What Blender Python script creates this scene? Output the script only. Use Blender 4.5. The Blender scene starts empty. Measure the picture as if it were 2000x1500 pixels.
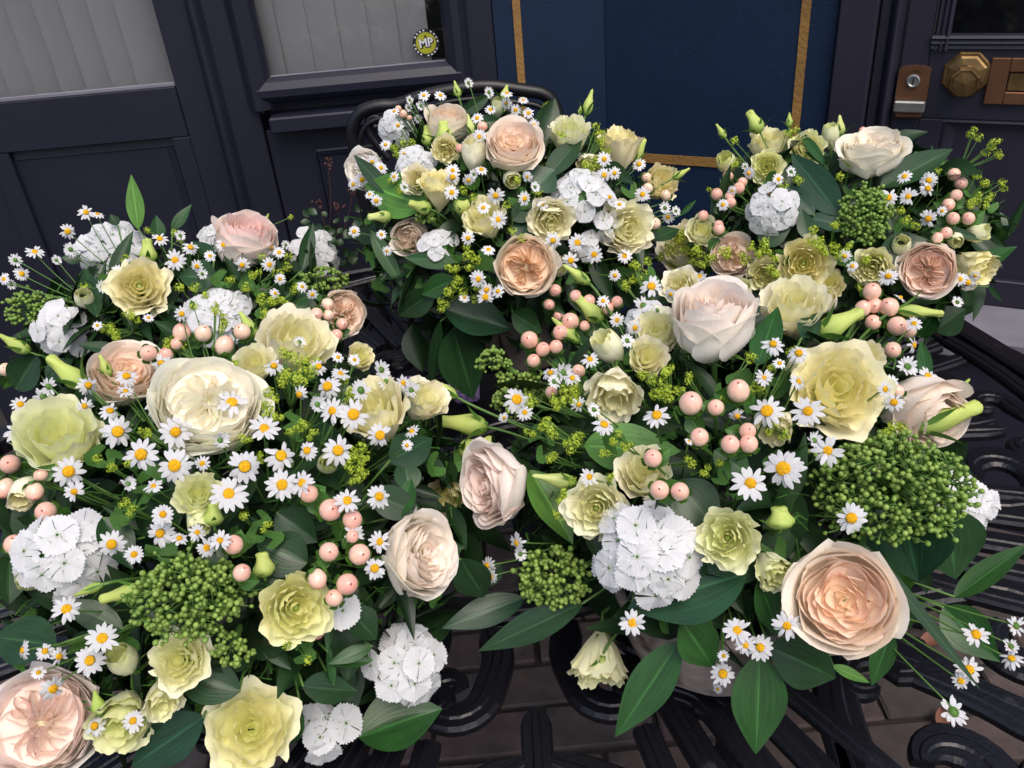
import bpy, math, random
from mathutils import Vector, Matrix, noise
import numpy as np

# ---------------------------------------------------------------- camera, world, sun, exposure
SC = bpy.context.scene
COL = SC.collection
PITCH, ROLL, FOC = math.radians(31), math.radians(5.3), 1630.0
CAMP = Vector((0, 0, 1.40))
_F = Vector((0, math.cos(PITCH), -math.sin(PITCH)))
_R0 = Vector((1, 0, 0)); _U0 = Vector((0, math.sin(PITCH), math.cos(PITCH)))
CR = _R0 * math.cos(ROLL) - _U0 * math.sin(ROLL)
CU = _R0 * math.sin(ROLL) + _U0 * math.cos(ROLL)
cam_data = bpy.data.cameras.new('camera')
cam = bpy.data.objects.new('camera', cam_data); COL.objects.link(cam)
cam.matrix_world = Matrix(((CR.x, CU.x, -_F.x, CAMP.x), (CR.y, CU.y, -_F.y, CAMP.y), (CR.z, CU.z, -_F.z, CAMP.z), (0, 0, 0, 1)))
cam_data.sensor_width = 36; cam_data.lens = FOC / 2000 * 36
cam_data.clip_start = 0.02; cam_data.clip_end = 200
SC.camera = cam

SUN_EL, SUN_AZ = math.radians(60), math.radians(158)      # azimuth measured from +Y clockwise
world = bpy.data.worlds.new('World'); SC.world = world; world.use_nodes = True
wn = world.node_tree.nodes; wl = world.node_tree.links
bg = wn['Background']
sky = wn.new('ShaderNodeTexSky'); sky.sky_type = 'NISHITA'; sky.sun_disc = False
sky.sun_elevation = SUN_EL; sky.sun_rotation = SUN_AZ
sky.air_density = 1.0; sky.dust_density = 5.0; sky.ozone_density = 1.0
wl.new(sky.outputs[0], bg.inputs[0]); bg.inputs[1].default_value = 0.15
sun_data = bpy.data.lights.new('sun', 'SUN'); sun_data.energy = 0.95; sun_data.angle = math.radians(40)
sun_data.color = (1.0, 0.96, 0.9)
sun = bpy.data.objects.new('sun', sun_data); COL.objects.link(sun)
sd = Vector((math.sin(SUN_AZ) * math.cos(SUN_EL), math.cos(SUN_AZ) * math.cos(SUN_EL), math.sin(SUN_EL)))
sun.rotation_euler = sd.to_track_quat('Z', 'Y').to_euler()
SC.view_settings.view_transform = 'Standard'; SC.view_settings.look = 'None'
SC.view_settings.exposure = 0.40; SC.view_settings.gamma = 1.0
SC.view_settings.use_curve_mapping = False
SC.render.engine = 'CYCLES'
SC.cycles.max_bounces = 9; SC.cycles.diffuse_bounces = 7; SC.cycles.glossy_bounces = 3
SC.cycles.transmission_bounces = 4; SC.cycles.transparent_max_bounces = 6

rnd = random.Random(7)
def ray(x, y): return (_F + CR * ((x - 1000) / FOC) - CU * ((y - 750) / FOC)).normalized()
def at_z(x, y, z): d = ray(x, y); return CAMP + d * ((z - CAMP.z) / d.z)
def at_y(x, y, Y): d = ray(x, y); return CAMP + d * (Y / d.y)
def to_px(P):
    v = P - CAMP; z = v.dot(_F); return 1000 + FOC * v.dot(CR) / z, 750 - FOC * v.dot(CU) / z

# ---------------------------------------------------------------- materials
def mat(name, color=(.5, .5, .5), rough=.5, metal=0.0, spec=.5, bump=0.0, bscale=50.0, vary=0.0, vscale=8.0, coat=0.0,
        use_obj=False, transl=0.0, uvbase=None, veins=0.0, uvpow=.35, detail=4, dirt=None):
    m = bpy.data.materials.new(name); m.use_nodes = True
    nt = m.node_tree; N = nt.nodes; Lk = nt.links
    bs = N['Principled BSDF']
    bs.inputs['Roughness'].default_value = rough; bs.inputs['Metallic'].default_value = metal
    bs.inputs['Specular IOR Level'].default_value = spec
    bs.inputs['Coat Weight'].default_value = coat; bs.inputs['Coat Roughness'].default_value = .25
    if use_obj:
        oi = N.new('ShaderNodeObjectInfo'); csock = oi.outputs['Color']
    else:
        rg = N.new('ShaderNodeRGB'); rg.outputs[0].default_value = (*color, 1); csock = rg.outputs[0]
    tc = N.new('ShaderNodeTexCoord')
    if uvbase is not None:
        sep = N.new('ShaderNodeSeparateXYZ'); Lk.new(tc.outputs['UV'], sep.inputs[0])
        mr = N.new('ShaderNodeMapRange'); mr.inputs[1].default_value = 0.0; mr.inputs[2].default_value = uvpow
        mr.inputs[3].default_value = 1.0; mr.inputs[4].default_value = 0.0
        Lk.new(sep.outputs[1], mr.inputs[0])
        mx = N.new('ShaderNodeMix'); mx.data_type = 'RGBA'
        Lk.new(mr.outputs[0], mx.inputs[0]); Lk.new(csock, mx.inputs[6]); mx.inputs[7].default_value = (*uvbase, 1)
        csock = mx.outputs[2]
    if vary > 0:
        nz = N.new('ShaderNodeTexNoise'); nz.inputs['Scale'].default_value = vscale; nz.inputs['Detail'].default_value = detail
        Lk.new(tc.outputs['Object'], nz.inputs['Vector'])
        mr2 = N.new('ShaderNodeMapRange'); mr2.inputs[1].default_value = .3; mr2.inputs[2].default_value = .7
        mr2.inputs[3].default_value = 1 - vary; mr2.inputs[4].default_value = 1 + vary
        Lk.new(nz.outputs[0], mr2.inputs[0])
        vm = N.new('ShaderNodeVectorMath'); vm.operation = 'SCALE'
        Lk.new(csock, vm.inputs[0]); Lk.new(mr2.outputs[0], vm.inputs['Scale']); csock = vm.outputs[0]
    if dirt is not None:
        nz = N.new('ShaderNodeTexNoise'); nz.inputs['Scale'].default_value = dirt[1]; nz.inputs['Detail'].default_value = 6
        Lk.new(tc.outputs['Object'], nz.inputs['Vector'])
        mr2 = N.new('ShaderNodeMapRange'); mr2.inputs[1].default_value = dirt[2]; mr2.inputs[2].default_value = dirt[2] + .12
        Lk.new(nz.outputs[0], mr2.inputs[0])
        mx = N.new('ShaderNodeMix'); mx.data_type = 'RGBA'
        Lk.new(mr2.outputs[0], mx.inputs[0]); Lk.new(csock, mx.inputs[6]); mx.inputs[7].default_value = (*dirt[0], 1)
        csock = mx.outputs[2]
    Lk.new(csock, bs.inputs['Base Color'])
    hs = None
    if veins > 0:
        mp = N.new('ShaderNodeMapping'); mp.inputs['Scale'].default_value = (22, 1.2, 1); Lk.new(tc.outputs['UV'], mp.inputs[0])
        nv = N.new('ShaderNodeTexNoise'); nv.inputs['Scale'].default_value = 1.0; nv.inputs['Detail'].default_value = 2
        Lk.new(mp.outputs[0], nv.inputs['Vector'])
        bp = N.new('ShaderNodeBump'); bp.inputs['Strength'].default_value = veins; bp.inputs['Distance'].default_value = .002
        Lk.new(nv.outputs[0], bp.inputs['Height']); hs = bp.outputs[0]; Lk.new(hs, bs.inputs['Normal'])
    if bump > 0:
        nb = N.new('ShaderNodeTexNoise'); nb.inputs['Scale'].default_value = bscale; nb.inputs['Detail'].default_value = 5
        Lk.new(tc.outputs['Object'], nb.inputs['Vector'])
        bp = N.new('ShaderNodeBump'); bp.inputs['Strength'].default_value = bump; bp.inputs['Distance'].default_value = .002
        Lk.new(nb.outputs[0], bp.inputs['Height'])
        if hs: Lk.new(hs, bp.inputs['Normal'])
        Lk.new(bp.outputs[0], bs.inputs['Normal']); hs = bp.outputs[0]
    if transl > 0:
        tr = N.new('ShaderNodeBsdfTranslucent'); Lk.new(csock, tr.inputs[0])
        ms = N.new('ShaderNodeMixShader'); ms.inputs[0].default_value = transl
        Lk.new(bs.outputs[0], ms.inputs[1]); Lk.new(tr.outputs[0], ms.inputs[2])
        Lk.new(ms.outputs[0], N['Material Output'].inputs[0])
    return m

MT = {}
MT['petal'] = mat('rose_petal', use_obj=True, rough=.6, spec=.22, transl=.27, uvbase=(.86, .84, .58), uvpow=.45, veins=.15, vary=.04, vscale=3)
MT['lpetal'] = mat('lisianthus_petal', use_obj=True, rough=.6, spec=.25, transl=.22, uvbase=(.74, .80, .42), uvpow=.4, veins=.35, vary=.05, vscale=3)
MT['bud'] = mat('bud_petal', use_obj=True, rough=.5, spec=.35, transl=.2, uvbase=(.26, .42, .08), uvpow=.5, veins=.3)
MT['white'] = mat('white_petal', (.74, .75, .78), rough=.55, spec=.25, transl=.22, veins=.5)
MT['sweet'] = mat('sweet_william_petal', (.77, .78, .80), rough=.6, spec=.2, transl=.25, veins=.45, uvbase=(.55, .62, .48), uvpow=.16)
MT['disc'] = mat('daisy_disc', (.78, .42, .012), rough=.7, spec=.2, bump=.9, bscale=9, vary=.22, vscale=6)
MT['berry'] = mat('berry_skin', use_obj=True, rough=.24, spec=.5, vary=.09, vscale=2.0, uvbase=(.84, .74, .56), uvpow=.85, coat=.2)
MT['tip'] = mat('berry_tip', (.30, .10, .05), rough=.6)
MT['green'] = mat('fresh_green', (.085, .20, .03), rough=.45, spec=.4, transl=.12)
MT['stem'] = mat('stem_green', (.09, .19, .04), rough=.5, spec=.4)
MT['leaf'] = mat('ruscus_leaf', use_obj=True, rough=.34, spec=.40, veins=.16, vary=.2, vscale=2.5, transl=.10)
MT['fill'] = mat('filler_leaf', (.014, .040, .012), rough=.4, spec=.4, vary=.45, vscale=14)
MT['serr'] = mat('soft_leaf', (.055, .15, .026), rough=.6, spec=.3, transl=.15, vary=.2, vscale=20, bump=.4, bscale=90)
MT['bract'] = mat('bract_green', (.06, .19, .03), rough=.5, transl=.15)
MT['skbud'] = mat('skimmia_bud', use_obj=True, rough=.42, spec=.45, vary=.15, vscale=2)
MT['skstem'] = mat('skimmia_stem', (.075, .17, .03), rough=.5)
MT['alch'] = mat('ladys_mantle_flower', (.44, .56, .05), rough=.6, transl=.25, vary=.25, vscale=3)
MT['foam'] = mat('florist_foam', (.008, .018, .008), rough=.9, bump=.5)
MT['bowl'] = mat('stone_bowl', (.36, .30, .275), rough=.85, bump=1.0, bscale=60, vary=.3, vscale=14, dirt=((.09, .06, .05), 22, .52))
MT['iron'] = mat('black_cast_iron', (.0045, .0045, .0075), rough=.34, spec=.42, bump=.3, bscale=180, vary=.25, vscale=9, dirt=((.035, .035, .045), 30, .66))
MT['chair'] = mat('chair_iron', (.0055, .0055, .008), rough=.42, spec=.45, bump=.2, bscale=120)
MT['navy'] = mat('navy_paint', (.010, .0112, .0235), rough=.48, spec=.4, bump=.12, bscale=140, vary=.12, vscale=5)
MT['plum'] = mat('plum_paint', (.018, .0175, .032), rough=.45, spec=.4, bump=.12, bscale=140, vary=.10, vscale=5)
MT['blue'] = mat('blue_render', (.003, .0145, .042), rough=.6, spec=.3, bump=.35, bscale=150, vary=.12, vscale=7)
MT['gold'] = mat('gold_paint', (.25, .135, .035), rough=.55, bump=.9, bscale=120, vary=.15, vscale=20)
MT['blind'] = mat('blind_fabric', (.80, .77, .74), rough=.9, vary=.05, vscale=6, bump=.3, bscale=200)
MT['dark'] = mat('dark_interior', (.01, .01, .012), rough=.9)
MT['brass'] = mat('aged_brass', (.26, .165, .07), rough=.38, metal=.9, vary=.35, vscale=25, bump=.15, bscale=80)
MT['brown'] = mat('tarnished_brass', (.16, .075, .04), rough=.5, metal=.7, vary=.25, vscale=15, bump=.1)
MT['steel'] = mat('worn_steel', (.34, .34, .33), rough=.4, metal=.8, vary=.2, vscale=30)
MT['brick'] = mat('paving_brick', use_obj=True, rough=.85, bump=.9, bscale=50, vary=.3, vscale=22, dirt=((.035, .031, .028), 9, .55))
MT['ground'] = mat('ground_dirt', (.025, .021, .018), rough=.95, bump=.8, bscale=60, vary=.3)
MT['step'] = mat('stone_step', (.17, .165, .20), rough=.8, bump=.5, bscale=70, vary=.15)
MT['deadleaf'] = mat('dead_leaf', (.17, .07, .045), rough=.7, vary=.3, vscale=30)
MT['yellow'] = mat('sticker_yellow', (.34, .34, .02), rough=.5)
MT['inkblack'] = mat('sticker_black', (.01, .01, .012), rough=.5)
MT['inkwhite'] = mat('sticker_white', (.6, .62, .66), rough=.5)
MT['rust'] = mat('russet_flower', (.07, .026, .022), rough=.7)
def midrib(m):
    nt = m.node_tree; N = nt.nodes; L = nt.links; bs = N['Principled BSDF']; src = bs.inputs['Base Color'].links[0].from_socket
    tc = N.new('ShaderNodeTexCoord'); sp = N.new('ShaderNodeSeparateXYZ'); L.new(tc.outputs['UV'], sp.inputs[0])
    a = N.new('ShaderNodeMath'); a.operation = 'SUBTRACT'; a.inputs[1].default_value = .5; L.new(sp.outputs[0], a.inputs[0])
    b = N.new('ShaderNodeMath'); b.operation = 'ABSOLUTE'; L.new(a.outputs[0], b.inputs[0])
    r = N.new('ShaderNodeMapRange'); r.inputs[1].default_value = .008; r.inputs[2].default_value = .030; r.inputs[3].default_value = 1.9; r.inputs[4].default_value = 1.0; L.new(b.outputs[0], r.inputs[0])
    mp = N.new('ShaderNodeMapping'); mp.inputs['Scale'].default_value = (34, 1.0, 1); L.new(tc.outputs['UV'], mp.inputs[0])
    nz = N.new('ShaderNodeTexNoise'); nz.inputs['Scale'].default_value = 1; nz.inputs['Detail'].default_value = 3; L.new(mp.outputs[0], nz.inputs['Vector'])
    r2 = N.new('ShaderNodeMapRange'); r2.inputs[1].default_value = .35; r2.inputs[2].default_value = .65; r2.inputs[3].default_value = .78; r2.inputs[4].default_value = 1.25; L.new(nz.outputs[0], r2.inputs[0])
    mu = N.new('ShaderNodeMath'); mu.operation = 'MULTIPLY'; L.new(r.outputs[0], mu.inputs[0]); L.new(r2.outputs[0], mu.inputs[1])
    v = N.new('ShaderNodeVectorMath'); v.operation = 'SCALE'; L.new(src, v.inputs[0]); L.new(mu.outputs[0], v.inputs['Scale']); L.new(v.outputs[0], bs.inputs['Base Color'])
midrib(MT['leaf'])
# gingham
m = bpy.data.materials.new('lilac_gingham'); m.use_nodes = True
nt = m.node_tree; tc = nt.nodes.new('ShaderNodeTexCoord'); sp = nt.nodes.new('ShaderNodeSeparateXYZ'); nt.links.new(tc.outputs['Object'], sp.inputs[0])
prev = None
for ax in (0, 1):
    a = nt.nodes.new('ShaderNodeMath'); a.operation = 'MULTIPLY'; a.inputs[1].default_value = 420; nt.links.new(sp.outputs[ax], a.inputs[0])
    b = nt.nodes.new('ShaderNodeMath'); b.operation = 'SINE'; nt.links.new(a.outputs[0], b.inputs[0])
    c = nt.nodes.new('ShaderNodeMath'); c.operation = 'GREATER_THAN'; c.inputs[1].default_value = 0; nt.links.new(b.outputs[0], c.inputs[0])
    if prev:
        s = nt.nodes.new('ShaderNodeMath'); s.operation = 'ADD'; nt.links.new(prev.outputs[0], s.inputs[0]); nt.links.new(c.outputs[0], s.inputs[1]); prev = s
    else: prev = c
h = nt.nodes.new('ShaderNodeMath'); h.operation = 'MULTIPLY'; h.inputs[1].default_value = .5; nt.links.new(prev.outputs[0], h.inputs[0])
mx = nt.nodes.new('ShaderNodeMix'); mx.data_type = 'RGBA'; nt.links.new(h.outputs[0], mx.inputs[0])
mx.inputs[6].default_value = (.55, .40, .75, 1); mx.inputs[7].default_value = (.24, .12, .42, 1)
nt.links.new(mx.outputs[2], nt.nodes['Principled BSDF'].inputs['Base Color']); nt.nodes['Principled BSDF'].inputs['Roughness'].default_value = .8
MT['gingham'] = m
# window glass: clear sheet with a fresnel reflection
def glass(name, tint):
    m = bpy.data.materials.new(name); m.use_nodes = True; nt = m.node_tree; nt.nodes.remove(nt.nodes['Principled BSDF'])
    t = nt.nodes.new('ShaderNodeBsdfTransparent'); t.inputs[0].default_value = (*tint, 1)
    g = nt.nodes.new('ShaderNodeBsdfGlossy'); g.inputs['Roughness'].default_value = .02
    f = nt.nodes.new('ShaderNodeFresnel'); f.inputs[0].default_value = 1.5
    x = nt.nodes.new('ShaderNodeMixShader'); nt.links.new(f.outputs[0], x.inputs[0]); nt.links.new(t.outputs[0], x.inputs[1]); nt.links.new(g.outputs[0], x.inputs[2])
    nt.links.new(x.outputs[0], nt.nodes['Material Output'].inputs[0]); return m
MT['glass'] = glass('window_glass', (.95, .955, .96)); MT['dglass'] = mat('unlit_room_pane', (.004, .004, .006), rough=.06, spec=.28)  # door pane: near-black colour stands for the unlit room and dim reflections

# ---------------------------------------------------------------- mesh helpers
class MB:
    def __init__(s): s.v = []; s.f = []; s.uv = []
    def add(s, vs, fs, uvs=None, M=None):
        o = len(s.v)
        s.v += [tuple(M @ Vector(p)) for p in vs] if M is not None else [tuple(p) for p in vs]
        s.f += [tuple(i + o for i in f) for f in fs]
        s.uv += uvs if uvs else [(0, 0)] * len(vs)
    def grid(s, fn, nu, nv, M=None, u0=-1, u1=1, close=False):
        vs = []; uv = []
        for j in range(nv + 1):
            for i in range(nu + 1):
                u = u0 + (u1 - u0) * i / nu; v = j / nv
                vs.append(fn(u, v)); uv.append((i / nu, v))
        fs = [(j * (nu + 1) + i, j * (nu + 1) + i + 1, (j + 1) * (nu + 1) + i + 1, (j + 1) * (nu + 1) + i) for j in range(nv) for i in range(nu)]
        s.add(vs, fs, uv, M)
    def tube(s, pts, r, n=6, r2=None):
        pts = [Vector(p) for p in pts]; r2 = r if r2 is None else r2
        vs = []; k = len(pts); ref = Vector((.31, .2, .93))
        for i, p in enumerate(pts):
            t = (pts[min(i + 1, k - 1)] - pts[max(i - 1, 0)]).normalized()
            a = t.cross(ref)
            if a.length < .1: a = t.cross(Vector((1, 0, 0)))
            a.normalize(); b = t.cross(a); rr = r + (r2 - r) * i / (k - 1)
            for j in range(n):
                q = 2 * math.pi * j / n; vs.append(p + a * (rr * math.cos(q)) + b * (rr * math.sin(q)))
        fs = [(i * n + j, i * n + (j + 1) % n, (i + 1) * n + (j + 1) % n, (i + 1) * n + j) for i in range(k - 1) for j in range(n)]
        fs += [tuple(range(n))[::-1], tuple(range((k - 1) * n, k * n))]
        s.add(vs, fs)
    def lathe(s, prof, n=12, M=None, fn=None, cap=False):
        vs = []; uv = []
        m = len(prof)
        for i, (r, z) in enumerate(prof):
            for j in range(n):
                q = 2 * math.pi * j / n; k = fn(q, i / (m - 1)) if fn else 1
                vs.append((r * k * math.cos(q), r * k * math.sin(q), z)); uv.append((j / n, i / (m - 1)))
        fs = [(i * n + j, i * n + (j + 1) % n, (i + 1) * n + (j + 1) % n, (i + 1) * n + j) for i in range(m - 1) for j in range(n)]
        if cap: fs += [tuple(range(n))[::-1], tuple(range((m - 1) * n, m * n))]
        s.add(vs, fs, uv, M)
    def box(s, a, b, M=None, bev=0.0):
        (x0, y0, z0), (x1, y1, z1) = a, b
        if bev <= 0:
            vs = [(x, y, z) for z in (z0, z1) for y in (y0, y1) for x in (x0, x1)]
            s.add(vs, [(0, 2, 3, 1), (4, 5, 7, 6), (0, 1, 5, 4), (2, 6, 7, 3), (0, 4, 6, 2), (1, 3, 7, 5)], None, M); return
        import bmesh
        bm = bmesh.new(); bmesh.ops.create_cube(bm, size=1)
        for v in bm.verts: v.co = Vector((x0 + (v.co.x + .5) * (x1 - x0), y0 + (v.co.y + .5) * (y1 - y0), z0 + (v.co.z + .5) * (z1 - z0)))
        bmesh.ops.bevel(bm, geom=bm.edges[:], offset=bev, segments=1, affect='EDGES')
        bm.verts.index_update()
        s.add([v.co.copy() for v in bm.verts], [tuple(v.index for v in f.verts) for f in bm.faces], None, M); bm.free()
    def mesh(s, name, m, smooth=True):
        me = bpy.data.meshes.new(name); me.from_pydata(s.v, [], s.f)
        if s.uv:
            ul = me.uv_layers.new(name='UVMap'); li = np.empty(len(me.loops), dtype=np.int32); me.loops.foreach_get('vertex_index', li)
            ul.data.foreach_set('uv', np.array(s.uv, dtype=np.float32)[li].ravel())
        if smooth: me.polygons.foreach_set('use_smooth', [True] * len(me.polygons))
        me.materials.append(m); me.update(); return me

def ob(name, me, parent=None, M=None, color=None, kind=None, label=None):
    o = bpy.data.objects.new(name, me); COL.objects.link(o)
    if parent is not None: o.parent = parent
    if M is not None: o.matrix_basis = M
    if color is not None: o.color = (*color, 1)
    if kind: o['kind'] = kind
    if label: o['label'] = label
    return o
def tag(o, label=None, cat=None, group=None, kind=None):
    if label: o['label'] = label
    if cat: o['category'] = cat
    if group: o['group'] = group
    if kind: o['kind'] = kind
    return o
def thing(name, loc, label=None, cat=None, group=None, rotz=0):
    o = bpy.data.objects.new(name, None); COL.objects.link(o); o.empty_display_size = .02
    o.location = loc; o.rotation_euler = (0, 0, rotz)
    return tag(o, label, cat, group)
def frame(P, N, up=None, roll=0.0, s=1.0):
    """matrix with +Z along N at P"""
    N = N.normalized(); up = up or Vector((0, 0, 1))
    x = up.cross(N)
    if x.length < .05: x = Vector((1, 0, 0)).cross(N)
    x.normalize(); y = N.cross(x)
    M = Matrix(((x.x, y.x, N.x, P.x), (x.y, y.y, N.y, P.y), (x.z, y.z, N.z, P.z), (0, 0, 0, 1)))
    return M @ Matrix.Rotation(roll, 4, 'Z') @ Matrix.Diagonal((s, s, s, 1))
def bez(a, b, c, n=8): return [a * (1 - t) ** 2 + b * (2 * t * (1 - t)) + c * t * t for t in [i / n for i in range(n + 1)]]
def jit(c, r, s=.05): k = 1 + r.uniform(-s, s); return tuple(min(.96, max(0, x * k * (1 + r.uniform(-s, s) * .35))) for x in c)

# ================================================================ THE PLACE
ROT2 = math.radians(30)
# --- ground
mb = MB(); mb.add([(-40, -40, -.012), (40, -40, -.012), (40, 40, -.012), (-40, 40, -.012)], [(0, 1, 2, 3)])
gr = tag(ob('ground', mb.mesh('ground', MT['ground'], False)), kind='structure', label='dirt and mortar under the brick paving')
bricks = []
for k in range(4):
    mb = MB(); rr = random.Random(k); mb.box((-.102, -.047, -.05), (.102, .047, 0), bev=.004)
    mb.v = [(x + rr.uniform(-.002, .002), y + rr.uniform(-.002, .002), z + rr.uniform(-.001, .001)) for x, y, z in mb.v]
    bricks.append(mb.mesh('brick', MT['brick'], False))
n = 0
for j in range(19):
    for i in range(-8, 13):
        x = i * .215 + (j % 2) * .107; y = .30 + j * .105
        if x > 1.0 + (2.1 - y) * .0 + .75 or x < -1.35 or n >= 295: continue
        px, py = to_px(Vector((x, y, 0)))
        if px < -150 or px > 2250 or py > 1750: continue
        n += 1; c = rnd.choice([(.062, .042, .040), (.048, .036, .035), (.070, .050, .046), (.052, .042, .041)])
        ob('brick', bricks[n % 4], gr, Matrix.Translation((x, y, rnd.uniform(-.003, .004))) @ Matrix.Rotation(rnd.uniform(-.012, .012), 4, 'Z') @ Matrix.Rotation(rnd.uniform(-.01, .01), 4, 'X'), jit(c, rnd, .12))

def bx(name, a, b, m, parent, M=None, bev=.002, **k):
    mb = MB(); mb.box(a, b, M, bev); return ob(name, mb.mesh(name, MT[m], False), parent, **k)
def prof_bar(name, p0, p1, prof, m, parent, nrm=Vector((0, -1, 0)), M=None):
    """a moulding: profile (across, out) swept from p0 to p1"""
    p0 = Vector(p0); p1 = Vector(p1); t = (p1 - p0).normalized(); ac = nrm.cross(t)
    vs = [p + ac * a + nrm * o for p in (p0, p1) for a, o in prof]; k = len(prof)
    mb = MB(); mb.add(vs, [(i, i + 1, k + i + 1, k + i) for i in range(k - 1)] + [tuple(range(k))[::-1], tuple(range(k, 2 * k))], None, M)
    return ob(name, mb.mesh(name, MT[m], False), parent)
def roll_prof(w, d, n=8): return [(-w / 2, -.01)] + [(-w / 2 + w * i / n, d * math.sin(math.pi * i / n)) for i in range(n + 1)] + [(w / 2, -.01)]

# --- left wall, Y = 2.1 (front faces)
shop = thing('shop_front', (0, 2.1, 0), 'dark navy timber shopfront with blinds behind its window, left of the blue pilaster', 'shopfront')
shop.location = (0, 0, 0)
Yw = 2.1
bx('post', (-.655, Yw - .004, -.1), (-.548, Yw + .10, 2.4), 'navy', shop)
prof_bar('door_bead', (-.640, Yw - .004, -.1), (-.640, Yw - .004, 2.4), roll_prof(.036, .022), 'navy', shop)
# panel work below the window
bx('sill', (-.520, Yw - .050, .925), (-.048, Yw + .05, .962), 'navy', shop, bev=.004)
bx('lower_panel', (-.545, Yw + .003, -.1), (.033, Yw + .05, .923), 'navy', shop)
for a, b in (((-.430, .86), (-.130, .86)), ((-.430, .25), (-.430, .86)), ((-.130, .86), (-.130, .25))):
    prof_bar('panel_bead', (a[0], Yw + .003, a[1]), (b[0], Yw + .003, b[1]), [(-.009, -.002), (-.008, .004), (-.003, .006), (0, .001), (.003, .006), (.008, .004), (.009, -.002)], 'navy', shop)
bx('window_stile', (-.048, Yw - .006, .925), (.033, Yw + .08, 2.4), 'navy', shop)
bx('window_stile', (-.547, Yw - .002, .964), (-.535, Yw + .08, 2.4), 'navy', shop)
big = [(-.035, -.01), (-.035, .006), (-.026, .020), (-.010, .032), (.006, .031), (.018, .020), (.024, .010), (.030, .006), (.034, -.014)]
win = bx('window', (-.53, Yw + .034, .962), (-.05, Yw + .04, .975), 'navy', shop, bev=0)
def mould_rect(x0, z0, x1, name, parent, m, prof, Y, M=None):
    prof_bar(name, (x0, Y, z0), (x1, Y, z0), prof, m, parent, M=M)
    prof_bar(name, (x0, Y, 2.4), (x0, Y, z0 - .035), prof, m, parent, M=M)
    prof_bar(name, (x1, Y, z0 - .035), (x1, Y, 2.4), prof, m, parent, M=M)
prof_bar('window_frame', (-.537, Yw, 1.012), (-.052, Yw, 1.012), [(-a, o) for a, o in big][::-1], 'navy', win)
prof_bar('window_frame', (-.541, Yw + .001, .977), (-.541, Yw + .001, 2.4), [(a - .0, o) for a, o in big], 'navy', win)
prof_bar('window_frame', (-.050, Yw + .001, 2.4), (-.050, Yw + .001, .977), [(a, o) for a, o in big], 'navy', win)
bx('glazing_bead', (-.510, Yw + .000, 1.036), (-.082, Yw + .022, 1.047), 'step', win, bev=.001)
def pane(x0, z0, x1, Y, parent, M=None):
    mb = MB(); mb.box((x0, Y, z0), (x1, Y + .004, 2.4), M); return ob('pane', mb.mesh('pane', MT['glass'], False), parent)
pane(-.515, 1.03, -.078, Yw + .018, win)
# blinds: each vane is one slat
def blinds(xs, Y, z0, label, loc, tw, lbl2):
    t = thing('vertical_blind', loc, label, 'blind', 'vertical blinds behind the shopfront glass')
    for i, x in enumerate(xs):
        mb = MB()
        mb.grid(lambda u, v: (u * .043, -.006 * (1 - u * u) + .0, z0 + v * (2.4 - z0)), 6, 1)
        ob('slat', mb.mesh('slat', MT['blind'], True), t, Matrix.Translation(Vector((x, Y + .0015 * (i % 2), 0)) - Vector(loc)) @ Matrix.Rotation(tw + rnd.uniform(-.06, .06), 4, 'Z'))
    return t
blinds([-.52 + i * .071 for i in range(6)], Yw + .065, .98, 'grey vertical blind hanging behind the window that carries the round sticker', (-.3, Yw + .065, .98), -.15, '')
blinds([-1.42 + i * .062 for i in range(11)], Yw + .075, .98, 'beige grey vertical blind hanging behind the glass of the panelled door', (-1.1, Yw + .075, .98), .5, '')
# door at the far left
door = thing('panelled_door', (-1.1, Yw, -.1), 'dark navy door with a glazed top and a recessed panel, beside the window with blinds', 'door')
def dbx(name, a, b, m='navy', bev=.002, par=None): 
    return bx(name, a, b, m, par or shop_door, bev=bev)
shop_door = door; door.location = (0, 0, 0)
dbx('stile', (-.735, Yw + .012, -.1), (-.662, Yw + .055, 2.4))
dbx('rail', (-1.5, Yw + .0125, .925), (-.737, Yw + .055, 1.043))
dbx('panel', (-1.5, Yw + .030, .1), (-.780, Yw + .05, .930))
dbx('stile', (-.780, Yw + .013, -.1), (-.7352, Yw + .055, .924))
prof_bar('panel_moulding', (-1.18, Yw + .030, .912), (-.782, Yw + .030, .912), [(-.012, 0), (-.010, .0025), (.0, .0015), (.012, 0)], 'navy', door)
prof_bar('panel_moulding', (-.793, Yw + .030, .900), (-.793, Yw + .030, .1), [(-.012, 0), (-.008, .002), (.002, .006), (.010, .010), (.012, 0)], 'navy', door)
dbx('stile', (-1.235, Yw + .014, -.1), (-1.185, Yw + .055, .924))
dbx('glazing_bead', (-1.5, Yw + .018, 1.0435), (-.737, Yw + .030, 1.052), 'step', .001)
mb = MB(); mb.box((-1.5, Yw + .034, 1.04), (-.73, Yw + .038, 2.4)); ob('pane', mb.mesh('pane', MT['glass'], False), door)
# dark room behind the glass
tag(bx('back_wall', (-1.8, Yw + .55, -.1), (1.6, Yw + .6, 2.6), 'dark', None, bev=0), kind='structure', label='dark interior behind the shop glass')

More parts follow.
